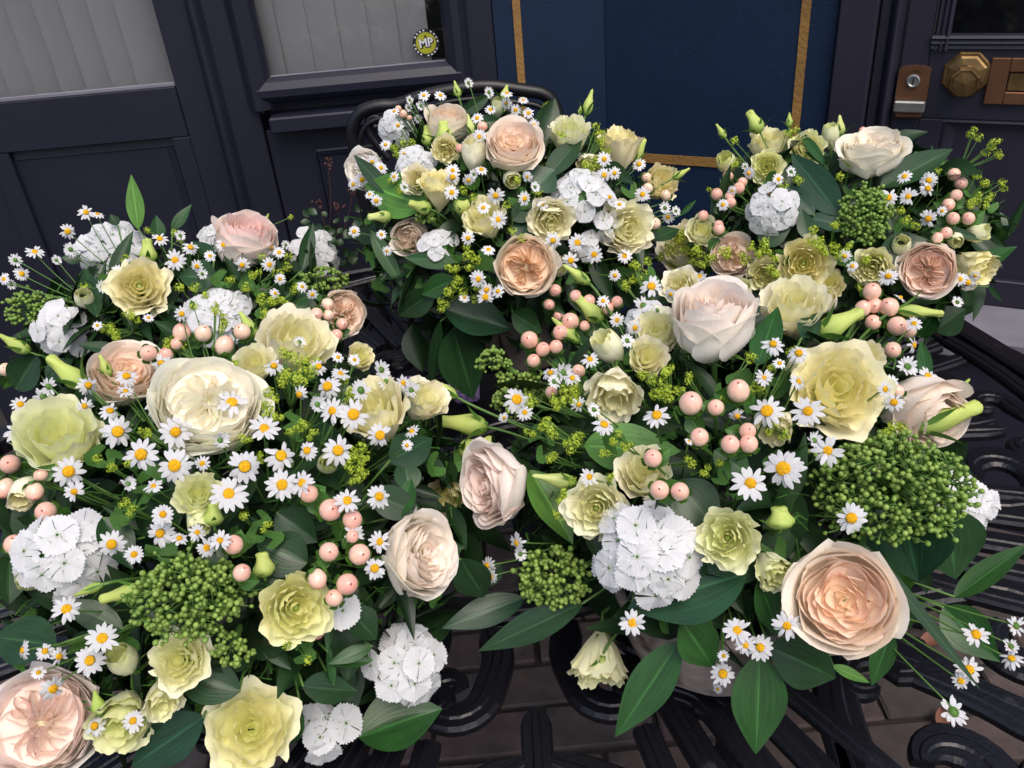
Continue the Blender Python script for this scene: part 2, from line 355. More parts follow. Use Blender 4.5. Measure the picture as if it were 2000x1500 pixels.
# --- blue pilaster: a face in line with the shopfront and a face turned towards the viewer
M2 = Matrix.Translation((.29, Yw, 0)) @ Matrix.Rotation(-ROT2, 4, 'Z')
pil = thing('pilaster', (0, 0, 0), 'deep blue rendered pilaster with gold painted lines between the window and the brass-knob door', 'pilaster')
bx('pilaster_face', (.035, Yw - .006, -.1), (.292, Yw + .1, 2.4), 'blue', pil, bev=0)
bx('pilaster_face', (0.0, 0, -.1), (.524, .1, 2.4), 'blue', pil, M2, bev=.003)
bx('gold_line', (.081, Yw - .009, .80), (.099, Yw - .005, 2.4), 'gold', pil, bev=0)
bx('gold_line', (.448, -.003, .822), (.467, .002, 2.4), 'gold', pil, M2, bev=0)
bx('gold_line', (.004, -.003, .775), (.400, .002, .797), 'gold', pil, M2, bev=0)
bx('gold_line', (.1015, Yw - .009, .775), (.291, Yw - .005, .797), 'gold', pil, bev=0)
mb = MB()
arc = [(.458 - .045 * math.sin(a), .786 + .045 - .045 * math.cos(a)) for a in [i * math.pi / 16 for i in range(9)]]
vs = []
for i in range(9):
    a = i * math.pi / 16
    for r_ in (.058, .036): vs.append((.400 + 0.0 + r_ * math.sin(a), -.003, .833 - r_ * math.cos(a)))
mb.add(vs, [(2 * i, 2 * i + 1, 2 * i + 3, 2 * i + 2) for i in range(8)], None, M2); ob('gold_line', mb.mesh('gold_line', MT['gold'], False), pil)

# --- right door in the turned plane
rd = thing('front_door', (0, 0, 0), 'plum grey door with brass octagonal knob, lock and letter plate, standing beyond the table', 'door')
M3 = M2
def rbx(name, a, b, m='plum', par=None, bev=.002): return bx(name, a, b, m, par or rd, M3, bev)
jm = thing('door_frame', (0, 0, 0), 'plum grey door frame between the blue pilaster and the brass-knob door', 'door frame')
bx('jamb', (.526, -.020, -.1), (.600, .1, 2.4), 'plum', jm, M3, .003)
bx('jamb', (.602, .010, -.1), (.622, .1, 2.4), 'plum', jm, M3, .002)
prof_bar('jamb_bead', (.637, .012, -.1), (.637, .012, 2.4), roll_prof(.030, .024), 'plum', jm, M=M3)
rbx('stile', (.654, .006, .50), (.706, .05, 2.4))
rbx('rail', (.7062, .0065, .905), (1.5, .05, 1.045))
rbx('rail', (.7062, .0065, .50), (1.5, .05, .56))
rbx('stile', (.7062, .007, .56), (.752, .05, .9045))
rbx('panel', (.752, .022, .555), (1.5, .04, .91))
fr = [(-.016, -.01), (-.015, .010), (-.010, .013), (-.006, .007), (0, .010), (.004, .004), (.010, .006), (.013, -.004), (.014, -.012)]
prof_bar('glass_moulding', (.706, .006, 1.054), (1.5, .006, 1.054), [(-a, o) for a, o in fr][::-1], 'plum', rd, M=M3)
prof_bar('glass_moulding', (.7225, .0062, 1.04), (.7225, .0062, 2.4), fr, 'plum', rd, M=M3)
prof_bar('panel_moulding', (.764, .022, .90), (.764, .022, .56), [(-.013, 0), (-.011, .012), (-.006, .014), (-.002, .006), (.006, .004), (.013, 0)], 'plum', rd, M=M3)
prof_bar('panel_moulding', (.752, .022, .893), (1.5, .022, .893), [(-.013, 0), (-.006, .004), (.002, .006), (.006, .014), (.011, .012), (.013, 0)], 'plum', rd, M=M3)
mb = MB(); mb.box((.725, .018, 1.05), (1.5, .022, 2.4), M3); ob('pane', mb.mesh('pane', MT['dglass'], False), rd)
# brass knob
def hitw(x, y, off=0.0):
    n = Vector((math.sin(ROT2), math.cos(ROT2), 0)); P0 = Vector((.29, Yw, 0)) - n * off; r = ray(x, y)
    P = CAMP + r * ((P0 - CAMP).dot(n) / r.dot(n)); q = M3.inverted() @ P; return q
def hexprof(name, prof, n, m, par, c, rot=math.pi / 8):
    mb = MB(); mb.lathe(prof, n, M3 @ Matrix.Translation(c) @ Matrix.Rotation(math.pi / 2, 4, 'X') @ Matrix.Rotation(rot, 4, 'Z'), cap=True)
    return ob(name, mb.mesh(name, MT[m], False), par)
q = hitw(1887, 146); c = (q.x, .006, q.z)
kn = thing('door_knob', M3 @ Vector(c), 'octagonal aged brass door knob between the lock and the letter plate', 'door knob')
kn_inv = Matrix.Translation(-(M3 @ Vector(c)))
def kpart(name, prof, n, m, par, c, rot=math.pi / 8):
    o = hexprof(name, prof, n, m, par, c, rot); o.data.transform(Matrix.Translation(-par.location)); return o
kpart('rosette', [(.001, 0), (.046, 0), (.046, .003), (.043, .006), (.038, .006), (.034, .009), (.022, .011), (.001, .012)], 8, 'brass', kn, c)
kpart('neck', [(.020, .011), (.013, .022), (.013, .052), (.022, .060)], 16, 'brass', kn, c)
kpart('knob', [(.022, .056), (.029, .064), (.030, .076), (.027, .082), (.025, .0825), (.0245, .0805), (.0215, .0805), (.0205, .084), (.001, .086)], 8, 'brass', kn, c)
# cylinder lock plate
q = hitw(1783, 165); cl = Vector((q.x, .006, q.z))
lk = thing('door_lock', M3 @ cl, 'small tarnished brass lock plate with a key cylinder and steel lip beside the knob', 'lock')
def lpart(name, mb, m):
    me = mb.mesh(name, MT[m], False); me.transform(Matrix.Translation(-lk.location)); return ob(name, me, lk)
mb = MB(); pts = [(-.030, -.030), (.030, -.030), (.030, .030)] + [(.030 * math.cos(a), .030 + .008 * math.sin(a)) for a in (.5, 1.0, 1.57, 2.1, 2.6)] + [(-.030, .030)]
vs = [(cl.x + x, cl.y - d, cl.z + z) for d in (0, .010) for x, z in pts]; k = len(pts)
mb.add(vs, [tuple(range(k)), tuple(range(k, 2 * k))[::-1]] + [(i, (i + 1) % k, k + (i + 1) % k, k + i) for i in range(k)], None, M3)
lpart('plate', mb, 'brown')
mb = MB(); Mk = M3 @ Matrix.Translation((cl.x, cl.y - .010, cl.z + .008)) @ Matrix.Rotation(math.pi / 2, 4, 'X')
mb.lathe([(.013, 0), (.013, .004), (.010, .005), (.008, .003), (.001, .003)], 20, Mk, cap=False); lpart('cylinder', mb, 'steel')
mb = MB(); mb.box((cl.x - .0015, cl.y - .0145, cl.z + .002), (cl.x + .0015, cl.y - .0125, cl.z + .014), M3); lpart('keyhole', mb, 'inkblack')
mb = MB(); mb.box((cl.x - .030, cl.y - .022, cl.z - .054), (cl.x + .030, cl.y, cl.z - .031), M3, .003); lpart('lip', mb, 'steel')
mb = MB(); mb.box((cl.x - .026, cl.y - .016, cl.z - .066), (cl.x + .026, cl.y, cl.z - .0545), M3, .003); lpart('lip_underside', mb, 'brown')
mb = MB()
for i in range(9):
    a = math.radians(55 + i * 8.8); mb.box((-.0011, -.0112, -.002), (.0011, -.0102, .002), M3 @ Matrix.Translation((cl.x + .021 * math.cos(a), cl.y, cl.z + .008 + .021 * math.sin(a))) @ Matrix.Rotation(-(a - math.pi / 2), 4, 'Y'))
lpart('engraved_band', mb, 'brass')
# letter plate
a = hitw(1938, 113); b = hitw(1921, 203)
lp = thing('letter_plate', M3 @ Vector((a.x, 0, b.z)), 'brown brass letter plate on the door, next to the octagonal knob', 'letter box')
def ppart(name, a_, b_, m, bev=.0015):
    mb = MB(); mb.box(a_, b_, M3, bev); me = mb.mesh(name, MT[m], False); me.transform(Matrix.Translation(-lp.location)); return ob(name, me, lp)
x0 = a.x; z1 = a.z; z0 = b.z
ppart('plate', (x0, -.002, z0), (x0 + .034, .006, z1), 'brown')
ppart('plate', (x0 + .0341, -.0022, z1 - .026), (x0 + .25, .006, z1), 'brown')
ppart('plate', (x0 + .0341, -.0022, z0), (x0 + .25, .006, z0 + .024), 'brown')
ppart('flap', (x0 + .036, .001, z0 + .026), (x0 + .25, .006, z1 - .028), 'brass')
# step under the door, wall below
tag(bx('step', (.52, -.16, .440), (1.7, .12, .498), 'step', None, M3, .008), kind='structure', label='grey stone step under the brass-knob door')
tag(bx('step_base', (.54, -.14, -.1), (1.7, .12, .439), 'plum', None, M3, .002), kind='structure', label='dark plinth under the stone step')

# sticker on the window
sc_ = at_y(832, 84, Yw + .016)
st = thing('window_sticker', sc_, 'small round yellow sticker lettered MP on the window glass', 'sticker')
def disc(name, r0, r1, y, m, a0=0, a1=2 * math.pi, n=32, **k):
    vs = []; fs = []
    for i in range(n + 1):
        a = a0 + (a1 - a0) * i / n
        vs += [(r0 * math.cos(a), y, r0 * math.sin(a)), (r1 * math.cos(a), y, r1 * math.sin(a))]
    fs = [(2 * i, 2 * i + 2, 2 * i + 3, 2 * i + 1) for i in range(n)]
    mb = MB(); mb.add(vs, fs); return ob(name, mb.mesh(name, MT[m], False), st)
disc('border', .024, .0315, 0, 'inkblack'); disc('face', .0001, .0238, -.0004, 'yellow')
for i in range(20):
    a = i * math.pi / 10 + .1
    if i % 5 != 4: disc('border_letter', .0262, .0296, -.0006, 'inkwhite', a - .09, a + .06, 2)
def text(s, size, m, loc, ext=0.0, shear=0.0):
    cu = bpy.data.curves.new('lettering', 'FONT'); cu.body = s; cu.size = size; cu.align_x = 'CENTER'; cu.align_y = 'CENTER'; cu.offset = ext; cu.shear = shear
    cu.materials.append(MT[m]); tmp = bpy.data.objects.new('tmp', cu); COL.objects.link(tmp); bpy.context.view_layer.update()
    me = bpy.data.meshes.new_from_object(tmp.evaluated_get(bpy.context.evaluated_depsgraph_get())); bpy.data.objects.remove(tmp); o = bpy.data.objects.new('lettering', me); COL.objects.link(o); o.parent = st
    o.matrix_basis = Matrix.Translation(loc) @ Matrix.Rotation(math.pi / 2, 4, 'X') @ Matrix.Rotation(.08, 4, 'Z'); return o
text('MP', .026, 'inkblack', (.0012, -.0008, -.0012), .0018); text('MP', .026, 'inkwhite', (0, -.0014, 0), .0007)
disc('emblem', .0012, .0032, -.0010, 'inkblack').location = (0, 0, .0145)
# ================================================================ TABLE, CHAIR
TZ = .72; TC = Vector((0, .93, TZ)); AP = .79; OFFA = math.radians(11)
table = thing('garden_table', (0, .93, 0), 'black cast iron garden table with pierced scrolls under the flower bowls', 'table')
def bar(name, pts, w, z, th=.011, taper=True, close=False, ridge=True):
    """a flat cast bar with bevelled sides and a raised middle line, in table coordinates"""
    P = [Vector((p[0], p[1], 0)) for p in pts]; k = len(P); mb = MB(); vs = []
    for i, p in enumerate(P):
        if close: t = P[(i + 1) % k] - P[(i - 1) % k]
        else: t = P[min(i + 1, k - 1)] - P[max(i - 1, 0)]
        t.normalize(); a = Vector((-t.y, t.x, 0)); s = w
        if taper:
            e = min(i, k - 1 - i) / (k - 1); s = w * (.45 + .55 * min(1, e / .12))
        for x, d in ((-.5, -th), (-.5, -.004), (-.40, 0), (-.16, .0), (-.10, .0018 if ridge else 0), (.10, .0018 if ridge else 0), (.16, 0), (.40, 0), (.5, -.004), (.5, -th)):
            vs.append(p + a * (x * s) + Vector((0, 0, z + d)))
    fs = []
    for i in range(k if close else k - 1):
        j = (i + 1) % k
        fs += [(i * 10 + q, i * 10 + (q + 1) % 10, j * 10 + (q + 1) % 10, j * 10 + q) for q in range(10)]
    if not close: fs += [tuple(range(10))[::-1], tuple(range((k - 1) * 10, k * 10))]
    mb.add(vs, fs); return mb.mesh(name, MT['iron'], False)
def spiral(cx, cy, r0, r1, a0, turns, d=1, n=26):
    return [(cx + (r0 + (r1 - r0) * (i / n) ** .8) * math.cos(a0 + d * turns * 2 * math.pi * i / n), cy + (r0 + (r1 - r0) * (i / n) ** .8) * math.sin(a0 + d * turns * 2 * math.pi * i / n)) for i in range(n + 1)]
def smooth(pts, n=8):
    out = []; P = [Vector((*p, 0)) for p in pts]
    for i in range(len(P) - 1):
        a = P[max(i - 1, 0)]; b = P[i]; c = P[i + 1]; d = P[min(i + 2, len(P) - 1)]
        for j in range(n):
            t = j / n; q = .5 * ((2 * b) + (c - a) * t + (2 * a - 5 * b + 4 * c - d) * t * t + (3 * b - a - 3 * c + d) * t ** 3); out.append((q.x, q.y))
    return out + [(P[-1].x, P[-1].y)]
mirror = lambda pts: [(x, -y) for x, y in pts]
motif = []
# big heart scroll pair, tail from the inner ring
s1 = smooth([(.455, .010), (.475, .050), (.500, .095), (.55, .155)]) + spiral(.60, .098, .077, .020, math.radians(158), .98, -1)
motif += [('scroll', s1, .042), ('scroll', mirror(s1), .042)]
# counter scrolls inside
s2 = smooth([(.66, .012), (.60, .006), (.535, .012)]) + spiral(.505, .046, .034, .012, math.radians(-50), .8, -1, 18)
motif += [('scroll', s2, .027), ('scroll', mirror(s2), .027)]
# outer hooks at the ring
s3 = smooth([(.715, .006), (.70, .045)]) + spiral(.672, .052, .028, .012, math.radians(10), .7, 1, 14)
motif += [('scroll', s3, .026), ('scroll', mirror(s3), .026)]
leafp = smooth([(.40, 0), (.46, 0), (.54, 0)], 6)
motif += [('cast_leaf', leafp, .030)]
s4 = smooth([(.29, .045), (.33, .035), (.372, .045)]) + spiral(.372, .082, .037, .013, math.radians(-90), .9, 1, 18)
s5 = smooth([(.452, .008), (.43, .010), (.405, .030)]) + spiral(.395, .052, .022, .009, math.radians(-60), .7, -1, 12)
motif += [('scroll', s4, .034), ('scroll', mirror(s4), .034)]
# fan of slats between the motifs (centred on 22.5 deg)
fan = []
h = math.radians(22.5)
for k in range(-2, 3):
    a0 = h + k * .062; a1 = h + k * .070
    p = [(r_ * math.cos(a0 + (a1 - a0) * (r_ - .27) / .44 + .03 * math.sin((r_ - .27) * 7) * k / 2), r_ * math.sin(a0 + (a1 - a0) * (r_ - .27) / .44 + .03 * math.sin((r_ - .27) * 7) * k / 2)) for r_ in [(.40 + .02 * abs(k)) + (.315 - .02 * abs(k)) * i / 14 for i in range(15)]]
    fan.append(('slat', p, .025 + .003 * (2 - abs(k))))
# corner scrolls between ring and rim
ca, sa = math.cos(h), math.sin(h)
for p_ in (s5, mirror(s5), smooth([(.285, .0), (.31, .022), (.345, .026), (.375, 0)]), smooth([(.285, .0), (.31, -.022), (.345, -.026), (.375, 0)])): fan.append(('scroll', [(x * ca - y * sa, x * sa + y * ca) for x, y in p_], .028))
corner = []
for a, sgn in ((.16, 1), (-.16, -1), (.34, -1), (-.34, 1)):
    c = (.765 * math.cos(a), .765 * math.sin(a))
    corner.append(('scroll', [(c[0] + x, c[1] + y) for x, y in spiral(0, 0, .026, .010, math.radians(90), .85, sgn, 14)], .015))
corner.append(('scroll', smooth([(.75, -.09), (.79, -.03), (.79, .03), (.75, .09)]), .016))
zi = 0
allm = []
for nm, p, w in motif + fan: zi += 1; allm.append((nm, bar(nm, p, w, .00035 * zi, taper=nm != 'slat'), 0))
for nm, p, w in corner: zi += 1; allm.append((nm, bar(nm, p, w, -.002 + .0003 * zi), 1))
for s in range(8):
    for nm, me, kind in allm:
        ob(nm, me, table, Matrix.Translation((0, 0, TZ - .008)) @ Matrix.Rotation(s * math.pi / 4 + math.radians(-1) + (0 if kind == 0 else math.radians(22.5) - math.radians(-1) + OFFA - math.radians(22.5)), 4, 'Z'))
def ring(name, r, w, z, n=96): return ob(name, bar(name, [(r * math.cos(2 * math.pi * i / n), r * math.sin(2 * math.pi * i / n)) for i in range(n)], w, z, taper=False, close=True), table, Matrix.Translation((0, 0, TZ - .008)))
ring('ring', .735, .026, .0085); ring('ring', .275, .030, .0090); ring('ring', .10, .03, .008)
ring('hub', .045, .05, .002, 32)
for k in range(12):
    a = k * math.pi / 6; ob('spoke', bar('spoke', [(.10 * math.cos(a), .10 * math.sin(a)), (.19 * math.cos(a + .05), .19 * math.sin(a + .05)), (.272 * math.cos(a), .272 * math.sin(a))], .036, .0072, taper=False), table, Matrix.Translation((0, 0, TZ - .008)))
oct_ = [(AP / math.cos(math.pi / 8) * math.cos(OFFA + math.pi / 8 + i * math.pi / 4), AP / math.cos(math.pi / 8) * math.sin(OFFA + math.pi / 8 + i * math.pi / 4)) for i in range(8)]
for i in range(8):
    a = Vector((*oct_[i], 0)); b = Vector((*oct_[(i + 1) % 8], 0)); mb = MB()
    vs = []
    for p in (a, b):
        for s, d in ((.948, -.022), (.948, .0), (.955, .004), (.990, .004), (1.0, -.002), (1.004, -.026), (.985, -.028)): vs.append(p * s + Vector((0, 0, TZ + .004 + d)))
    mb.add(vs, [(q, (q + 1) % 7, 7 + (q + 1) % 7, 7 + q) for q in range(7)]); ob('rim_bar', mb.mesh('rim_bar', MT['iron'], False), table)
for k in range(4):
    a = math.pi / 4 + k * math.pi / 2; c, s = math.cos(a), math.sin(a)
    mb = MB(); mb.tube(bez(Vector((.50 * c, .50 * s, TZ - .02)), Vector((.20 * c, .20 * s, .40)), Vector((.46 * c, .46 * s, 0)), 14), .02, 8)
    ob('leg', mb.mesh('leg', MT['iron']), table)

# chair behind the back bowl
CY = 1.72
ch = thing('garden_chair', (0, CY, 0), 'black cast iron chair with a curved scroll back, tucked behind the back bowl of flowers', 'chair')
def cpt(x, y, Y=CY): return at_y(x, y, Y)
def tubeob(name, pts, r, m, parent, n=8, r2=None, sm=True):
    mb = MB(); P = [Vector(p) for p in pts]
    if sm:
        Q = []
        for i in range(len(P) - 1):
            a = P[max(i - 1, 0)]; b = P[i]; c = P[i + 1]; d = P[min(i + 2, len(P) - 1)]
            for j in range(6):
                t = j / 6; Q.append(.5 * ((2 * b) + (c - a) * t + (2 * a - 5 * b + 4 * c - d) * t * t + (3 * b - a - 3 * c + d) * t ** 3))
        Q.append(P[-1]); P = Q
    mb.tube(P, r, n, r2); o = ob(name, mb.mesh(name, MT[m]), parent)
    if parent and parent.type == 'EMPTY' and parent.location.length > 0: o.data.transform(Matrix.Translation(-parent.location))
    return o
arch = [cpt(*p) for p in ((735, 520), (712, 400), (694, 300), (688, 255), (702, 222), (735, 208), (775, 205), (820, 190), (880, 176), (950, 168), (1020, 176), (1062, 184), (1083, 205), (1092, 245), (1085, 330), (1070, 430))]
tubeob('back_frame', arch, .013, 'chair', ch)
tubeob('back_frame', [p + Vector((.012 if p.x < -.1 else -.012, -.004, -.022)) for p in arch[2:-2]], .006, 'chair', ch)
tubeob('back_scroll', [cpt(*p) for p in ((760, 310), (738, 285), (722, 262), (718, 240), (728, 228), (742, 232), (740, 246), (730, 247))], .008, 'chair', ch)
for x in (800, 860, 920, 980, 1040):
    tubeob('back_scroll', [cpt(x - 20, 440), cpt(x - 30, 360), cpt(x + 10, 300), cpt(x, 240), cpt(x - 20, 250), cpt(x - 12, 268)], .008, 'chair', ch)
sx0 = arch[0].x; sx1 = arch[-1].x
o = bx('seat', (sx0 - .05, CY - .42, .435), (sx1 + .05, CY + .01, .455), 'chair', ch, Matrix.Translation((0, -CY, 0)), .008)
for x in (sx0 - .02, sx1 + .02):
    for y in (CY - .38, CY - .02):
        tubeob('leg', [(x, y, .435), (x * 1.02, y, .2), (x * 1.06, y - .01, 0)], .014, 'chair', ch)
    tubeob('arm', [(x, CY, .66), (x, CY - .2, .68), (x, CY - .38, .64), (x, CY - .38, .44)], .012, 'chair', ch)
tubeob('back_post', [arch[0], (sx0, CY, .44)], .013, 'chair', ch, sm=False)
tubeob('back_post', [arch[-1], (sx1, CY, .44)], .013, 'chair', ch, sm=False)
pc = at_z(850, 640, .50)
mb = MB(); mb.box((-.12, -.03, 0), (.12, .09, .02), None, .008)
cu_ = tag(ob('gingham_cloth', mb.mesh('gingham_cloth', MT['gingham'], True)), 'folded lilac gingham cloth on the chair seat, glimpsed past the table scrolls', 'cloth'); cu_.location = (pc.x - .02, min(pc.y - .02, CY - .19), .457)

# dark weed by the wall
wd = thing('weed', at_y(640, 470, 1.98), 'spindly dark weed with tiny russet flowers against the navy panel', 'plant')
for (x0, y0, x1, y1) in ((642, 470, 641, 318), (650, 480, 662, 400), (660, 480, 690, 370), (640, 480, 618, 395)):
    a = at_y(x0, y0, 1.98); b = at_y(x1, y1, 1.97)
    tubeob('stem', [a, (a + b) / 2 + Vector((.006, 0, 0)), b], .0013, 'rust', wd, 5)
    mb = MB()
    for k in range(9): mb.lathe([(0.0001, -.004), (.0045, 0), (.0001, .004)], 5, Matrix.Translation(b + Vector((rnd.uniform(-.012, .012), rnd.uniform(-.01, .01), rnd.uniform(-.014, .010)))))
    me = mb.mesh('flower_cluster', MT['rust']); me.transform(Matrix.Translation(-wd.location)); ob('flower_cluster', me, wd, kind='stuff')
mb = MB()
for k in range(60):
    p = at_y(rnd.uniform(600, 700), rnd.uniform(405, 600), rnd.uniform(1.85, 1.99)); M = frame(p, Vector((rnd.uniform(-1, 1), -1, rnd.uniform(0, 1.5))), roll=rnd.uniform(0, 6), s=rnd.uniform(.015, .03))
    mb.grid(lambda u, v: (u * .5 * math.sin(math.pi * min(1, v * .95 + .03)), v * 1.2 - .3, .15 * abs(u)), 2, 4, M)
me = mb.mesh('foliage', MT['fill']); me.transform(Matrix.Translation(-wd.location)); ob('foliage', me, wd, kind='stuff')

# fallen leaves on the paving
for (x, y, s, a, lb) in ((1826, 1250, .050, .35, 'reddish brown dead leaf lying on the bricks beyond the trailing daisies'), (1840, 1412, .034, 1.2, 'curled brown dead leaf on the bricks under the lowest hanging daisy'), (1522, 1428, .012, .2, 'tiny orange scrap of leaf on the paving by the pointed ruscus leaf')):
    p = at_z(x, y, .012); mb = MB()
    mb.grid(lambda u, v: (u * .36 * math.sin(math.pi * min(1, v * .96 + .02)) ** .8, v * 1.9 - .95, .10 * u * u + .10 * math.sin(3 * v)), 6, 8)
    o = tag(ob('dead_leaf', mb.mesh('dead_leaf', MT['deadleaf'])), lb, 'dead leaf'); o.matrix_basis = Matrix.Translation(p) @ Matrix.Rotation(a - 1.57, 4, 'Z') @ Matrix.Diagonal((s, s, s, 1))
# ================================================================ FLOWER BUILDERS (unit size, facing +Z)
PI = math.pi
def petal_cup(R, th0, W, zb, zt, curl, wav, seed, lean=0.0, nu=8, nv=7, ragged=.02, kf=3, cup=0.0, mtl='petal'):
    r_ = random.Random(seed); ph = r_.uniform(0, 6.28); ph2 = r_.uniform(0, 6.28); sp = r_.choice((-1, 1)) * .05
    def fn(u, v):
        wf = .42 + .58 * math.sin(min(v, .6) / .6 * PI / 2)
        if v > .6: wf *= 1 - .22 * ((v - .6) / .4) ** 2
        th = th0 + u * W * wf
        rr = R * (.10 + .90 * math.sin(min(v / .62, 1) * PI / 2)) * (1 + lean * (v - .5))
        if v > .66: rr += curl * ((v - .66) / .34) ** 2 * (1 + .35 * math.sin(2.3 * u + ph2))
        rr += R * sp * u + .05 * R * abs(u) ** 3
        rr += wav * R * math.sin(kf * u + ph) * v
        top = 1 - .16 * abs(u) ** 3.5 + .05 * math.sin(2.1 * u + ph)
        z = zb + (zt - zb) * v * top - cup * max(0, v - .8) ** 2 * 4
        z += ragged * math.sin(9 * u + ph2) * v ** 4 + ragged * .8 * math.sin(17 * u + ph) * v ** 6
        return (rr * math.cos(th), rr * math.sin(th), z)
    mb = MB(); mb.grid(fn, nu, nv); return mb.mesh('petal', MT[mtl])
def fold_petal(a, r0, r1, zt, seed, h=.34):
    r_ = random.Random(seed); k = r_.uniform(.5, 1.1) * r_.choice((-1, 1, 1)); ph = r_.uniform(0, 6)
    def fn(u, v):
        s = (u + 1) / 2; r = r0 + (r1 - r0) * s; th = a + k * (s - .4) ** 2 * 1.3 + .10 * math.sin(6 * s + ph)
        r += 0; z = zt - h * (1 - v) - .10 * (2 * s - .9) ** 2 + .03 * math.sin(7 * s + ph)
        th += .10 * (1 - v) * math.sin(ph) + .07 * v * v * math.cos(ph)
        return (r * math.cos(th), r * math.sin(th), z)
    mb = MB(); mb.grid(fn, 9, 3); return mb.mesh('petal', MT['petal'])

def rose_variant(kind, seed):
    """list of (mesh, ringfraction 0 outer..1 inner)"""
    r = random.Random(seed); out = []
    if kind == 'cup':      # tall, closed, seen from the side
        rings = [(1.0, 3, -1.22, .26, .14, .0), (1.02, 3, -1.18, .38, .16, .0), (.95, 4, -1.1, .46, .05, .01), (.86, 4, -.9, .52, .03, .02), (.74, 5, -.5, .54, .02, .04), (.62, 5, -.3, .54, .01, .07), (.50, 5, -.2, .53, 0, .09), (.38, 5, -.1, .51, 0, .1), (.26, 4, 0, .49, 0, .1), (.14, 3, 0, .47, 0, .1)]
        lean = -.22
    elif kind == 'deep':   # big swirled cup, open face
        rings = [(1.0, 4, -1.05, .06, .22, .01), (1.0, 4, -1.0, .22, .17, .02), (.93, 5, -.9, .28, .07, .02), (.85, 5, -.6, .31, .05, .04), (.76, 5, -.4, .32, .04, .06), (.67, 4, -.2, .31, .03, .10), (.58, 4, -.1, .29, .02, .14), (.48, 3, -.1, .27, .02, .20), (.40, 3, -.05, .26, .01, .24), (.30, 3, 0, .26, 0, .28), (.20, 3, 0, .26, 0, .30), (.11, 2, 0, .26, 0, .2)]
        lean = -.06
    else:                  # quartered rosette
        rings = [(1.0, 4, -1.05, .02, .16, .01), (1.0, 5, -1.0, .14, .12, .02), (.95, 6, -.85, .22, .07, .02), (.89, 6, -.6, .26, .04, .03), (.83, 7, -.4, .28, .03, .04), (.77, 7, -.3, .28, .02, .05)]
        lean = -.04
    nr = len(rings)
    for k, (R, N, zb, zt, curl, wav) in enumerate(rings):
        t0 = r.uniform(0, 6.28)
        for i in range(N):
            zj = zt + r.uniform(-.06, .06)
            out.append((petal_cup(R * r.uniform(.97, 1.03), t0 + i * 2 * PI / N + r.uniform(-.15, .15), PI / N * (1.28 if N > 3 else 1.12), zb, zj, curl * r.uniform(.5, 1.5), wav, r.random(), lean, nu=9 if k < 3 else 7, nv=7 if k < 3 else 4, kf=r.choice((2, 3, 4)), ragged=.009), k / (nr + (3 if kind == 'quart' else 0))))
    if kind == 'quart':
        mb = MB(); mb.lathe([(.001, -.02), (.3, .0), (.6, .02), (.78, .08)], 20, fn=lambda q, t: 1 + .05 * math.sin(4 * q)); out.append((mb.mesh('petal', MT['petal']), .8))  # dish added under the folds to close dark gaps, no true petal
        for q in range(3):
            a = q * 2.1 + r.random(); out.append((petal_cup(.16 + .04 * q, a, 1.5, -.1, .27, .0, .25, r.random(), 0, 7, 3), .95))
        for q in range(5):
            ac = q * 2 * PI / 5 + r.uniform(-.2, .2)
            for i in range(7):
                a = ac + (i - 3) * .185 + r.uniform(-.06, .06)
                out.append((fold_petal(a, .05 + .03 * i % .1, r.uniform(.60, .76), .25 + r.uniform(-.03, .03), r.random()), .75 + .25 * r.random()))
    return out
ROSES = {'cup': [rose_variant('cup', s) for s in (1, 2)], 'deep': [rose_variant('deep', s) for s in (3, 4, 9)], 'quart': [rose_variant('quart', s) for s in (5, 6, 8)]}

def frill(R, th0, W, zb, zt, flare, seed, close=0.0, pw=1.5, am=1.0):
    r_ = random.Random(seed); p1, p2, p3 = (r_.uniform(0, 6.28) for _ in range(3)); tw = r_.uniform(-.12, .12)
    def fn(u, v):
        wf = .35 + .65 * math.sin(min(v, .75) / .75 * PI / 2)
        th = th0 + u * W * wf + tw * v
        rr = R * (.14 + .74 * math.sin(min(v / .8, 1) * PI / 2) ** pw) + R * flare * max(0, v - .55) ** 2 * 3.2 - close * R * max(0, v - .6) * (1.2)
        fr = max(0, v - .55) / .45
        rr += R * am * (.075 * math.sin(4.2 * u + p1) * fr + .040 * math.sin(11 * u + p2) * fr * fr)
        top = 1 - .20 * abs(u) ** 2.6
        z = zb + (zt - zb) * v * top + R * am * (.07 * math.sin(3.1 * u + p3) * fr + .055 * math.sin(13 * u + p1) * fr ** 2 + .035 * math.sin(29 * u + p2) * fr ** 3) - flare * R * .5 * max(0, v - .75) ** 2 * 4
        return (rr * math.cos(th), rr * math.sin(th), z)
    mb = MB(); mb.grid(fn, 20, 8); return mb.mesh('petal', MT['lpetal'])
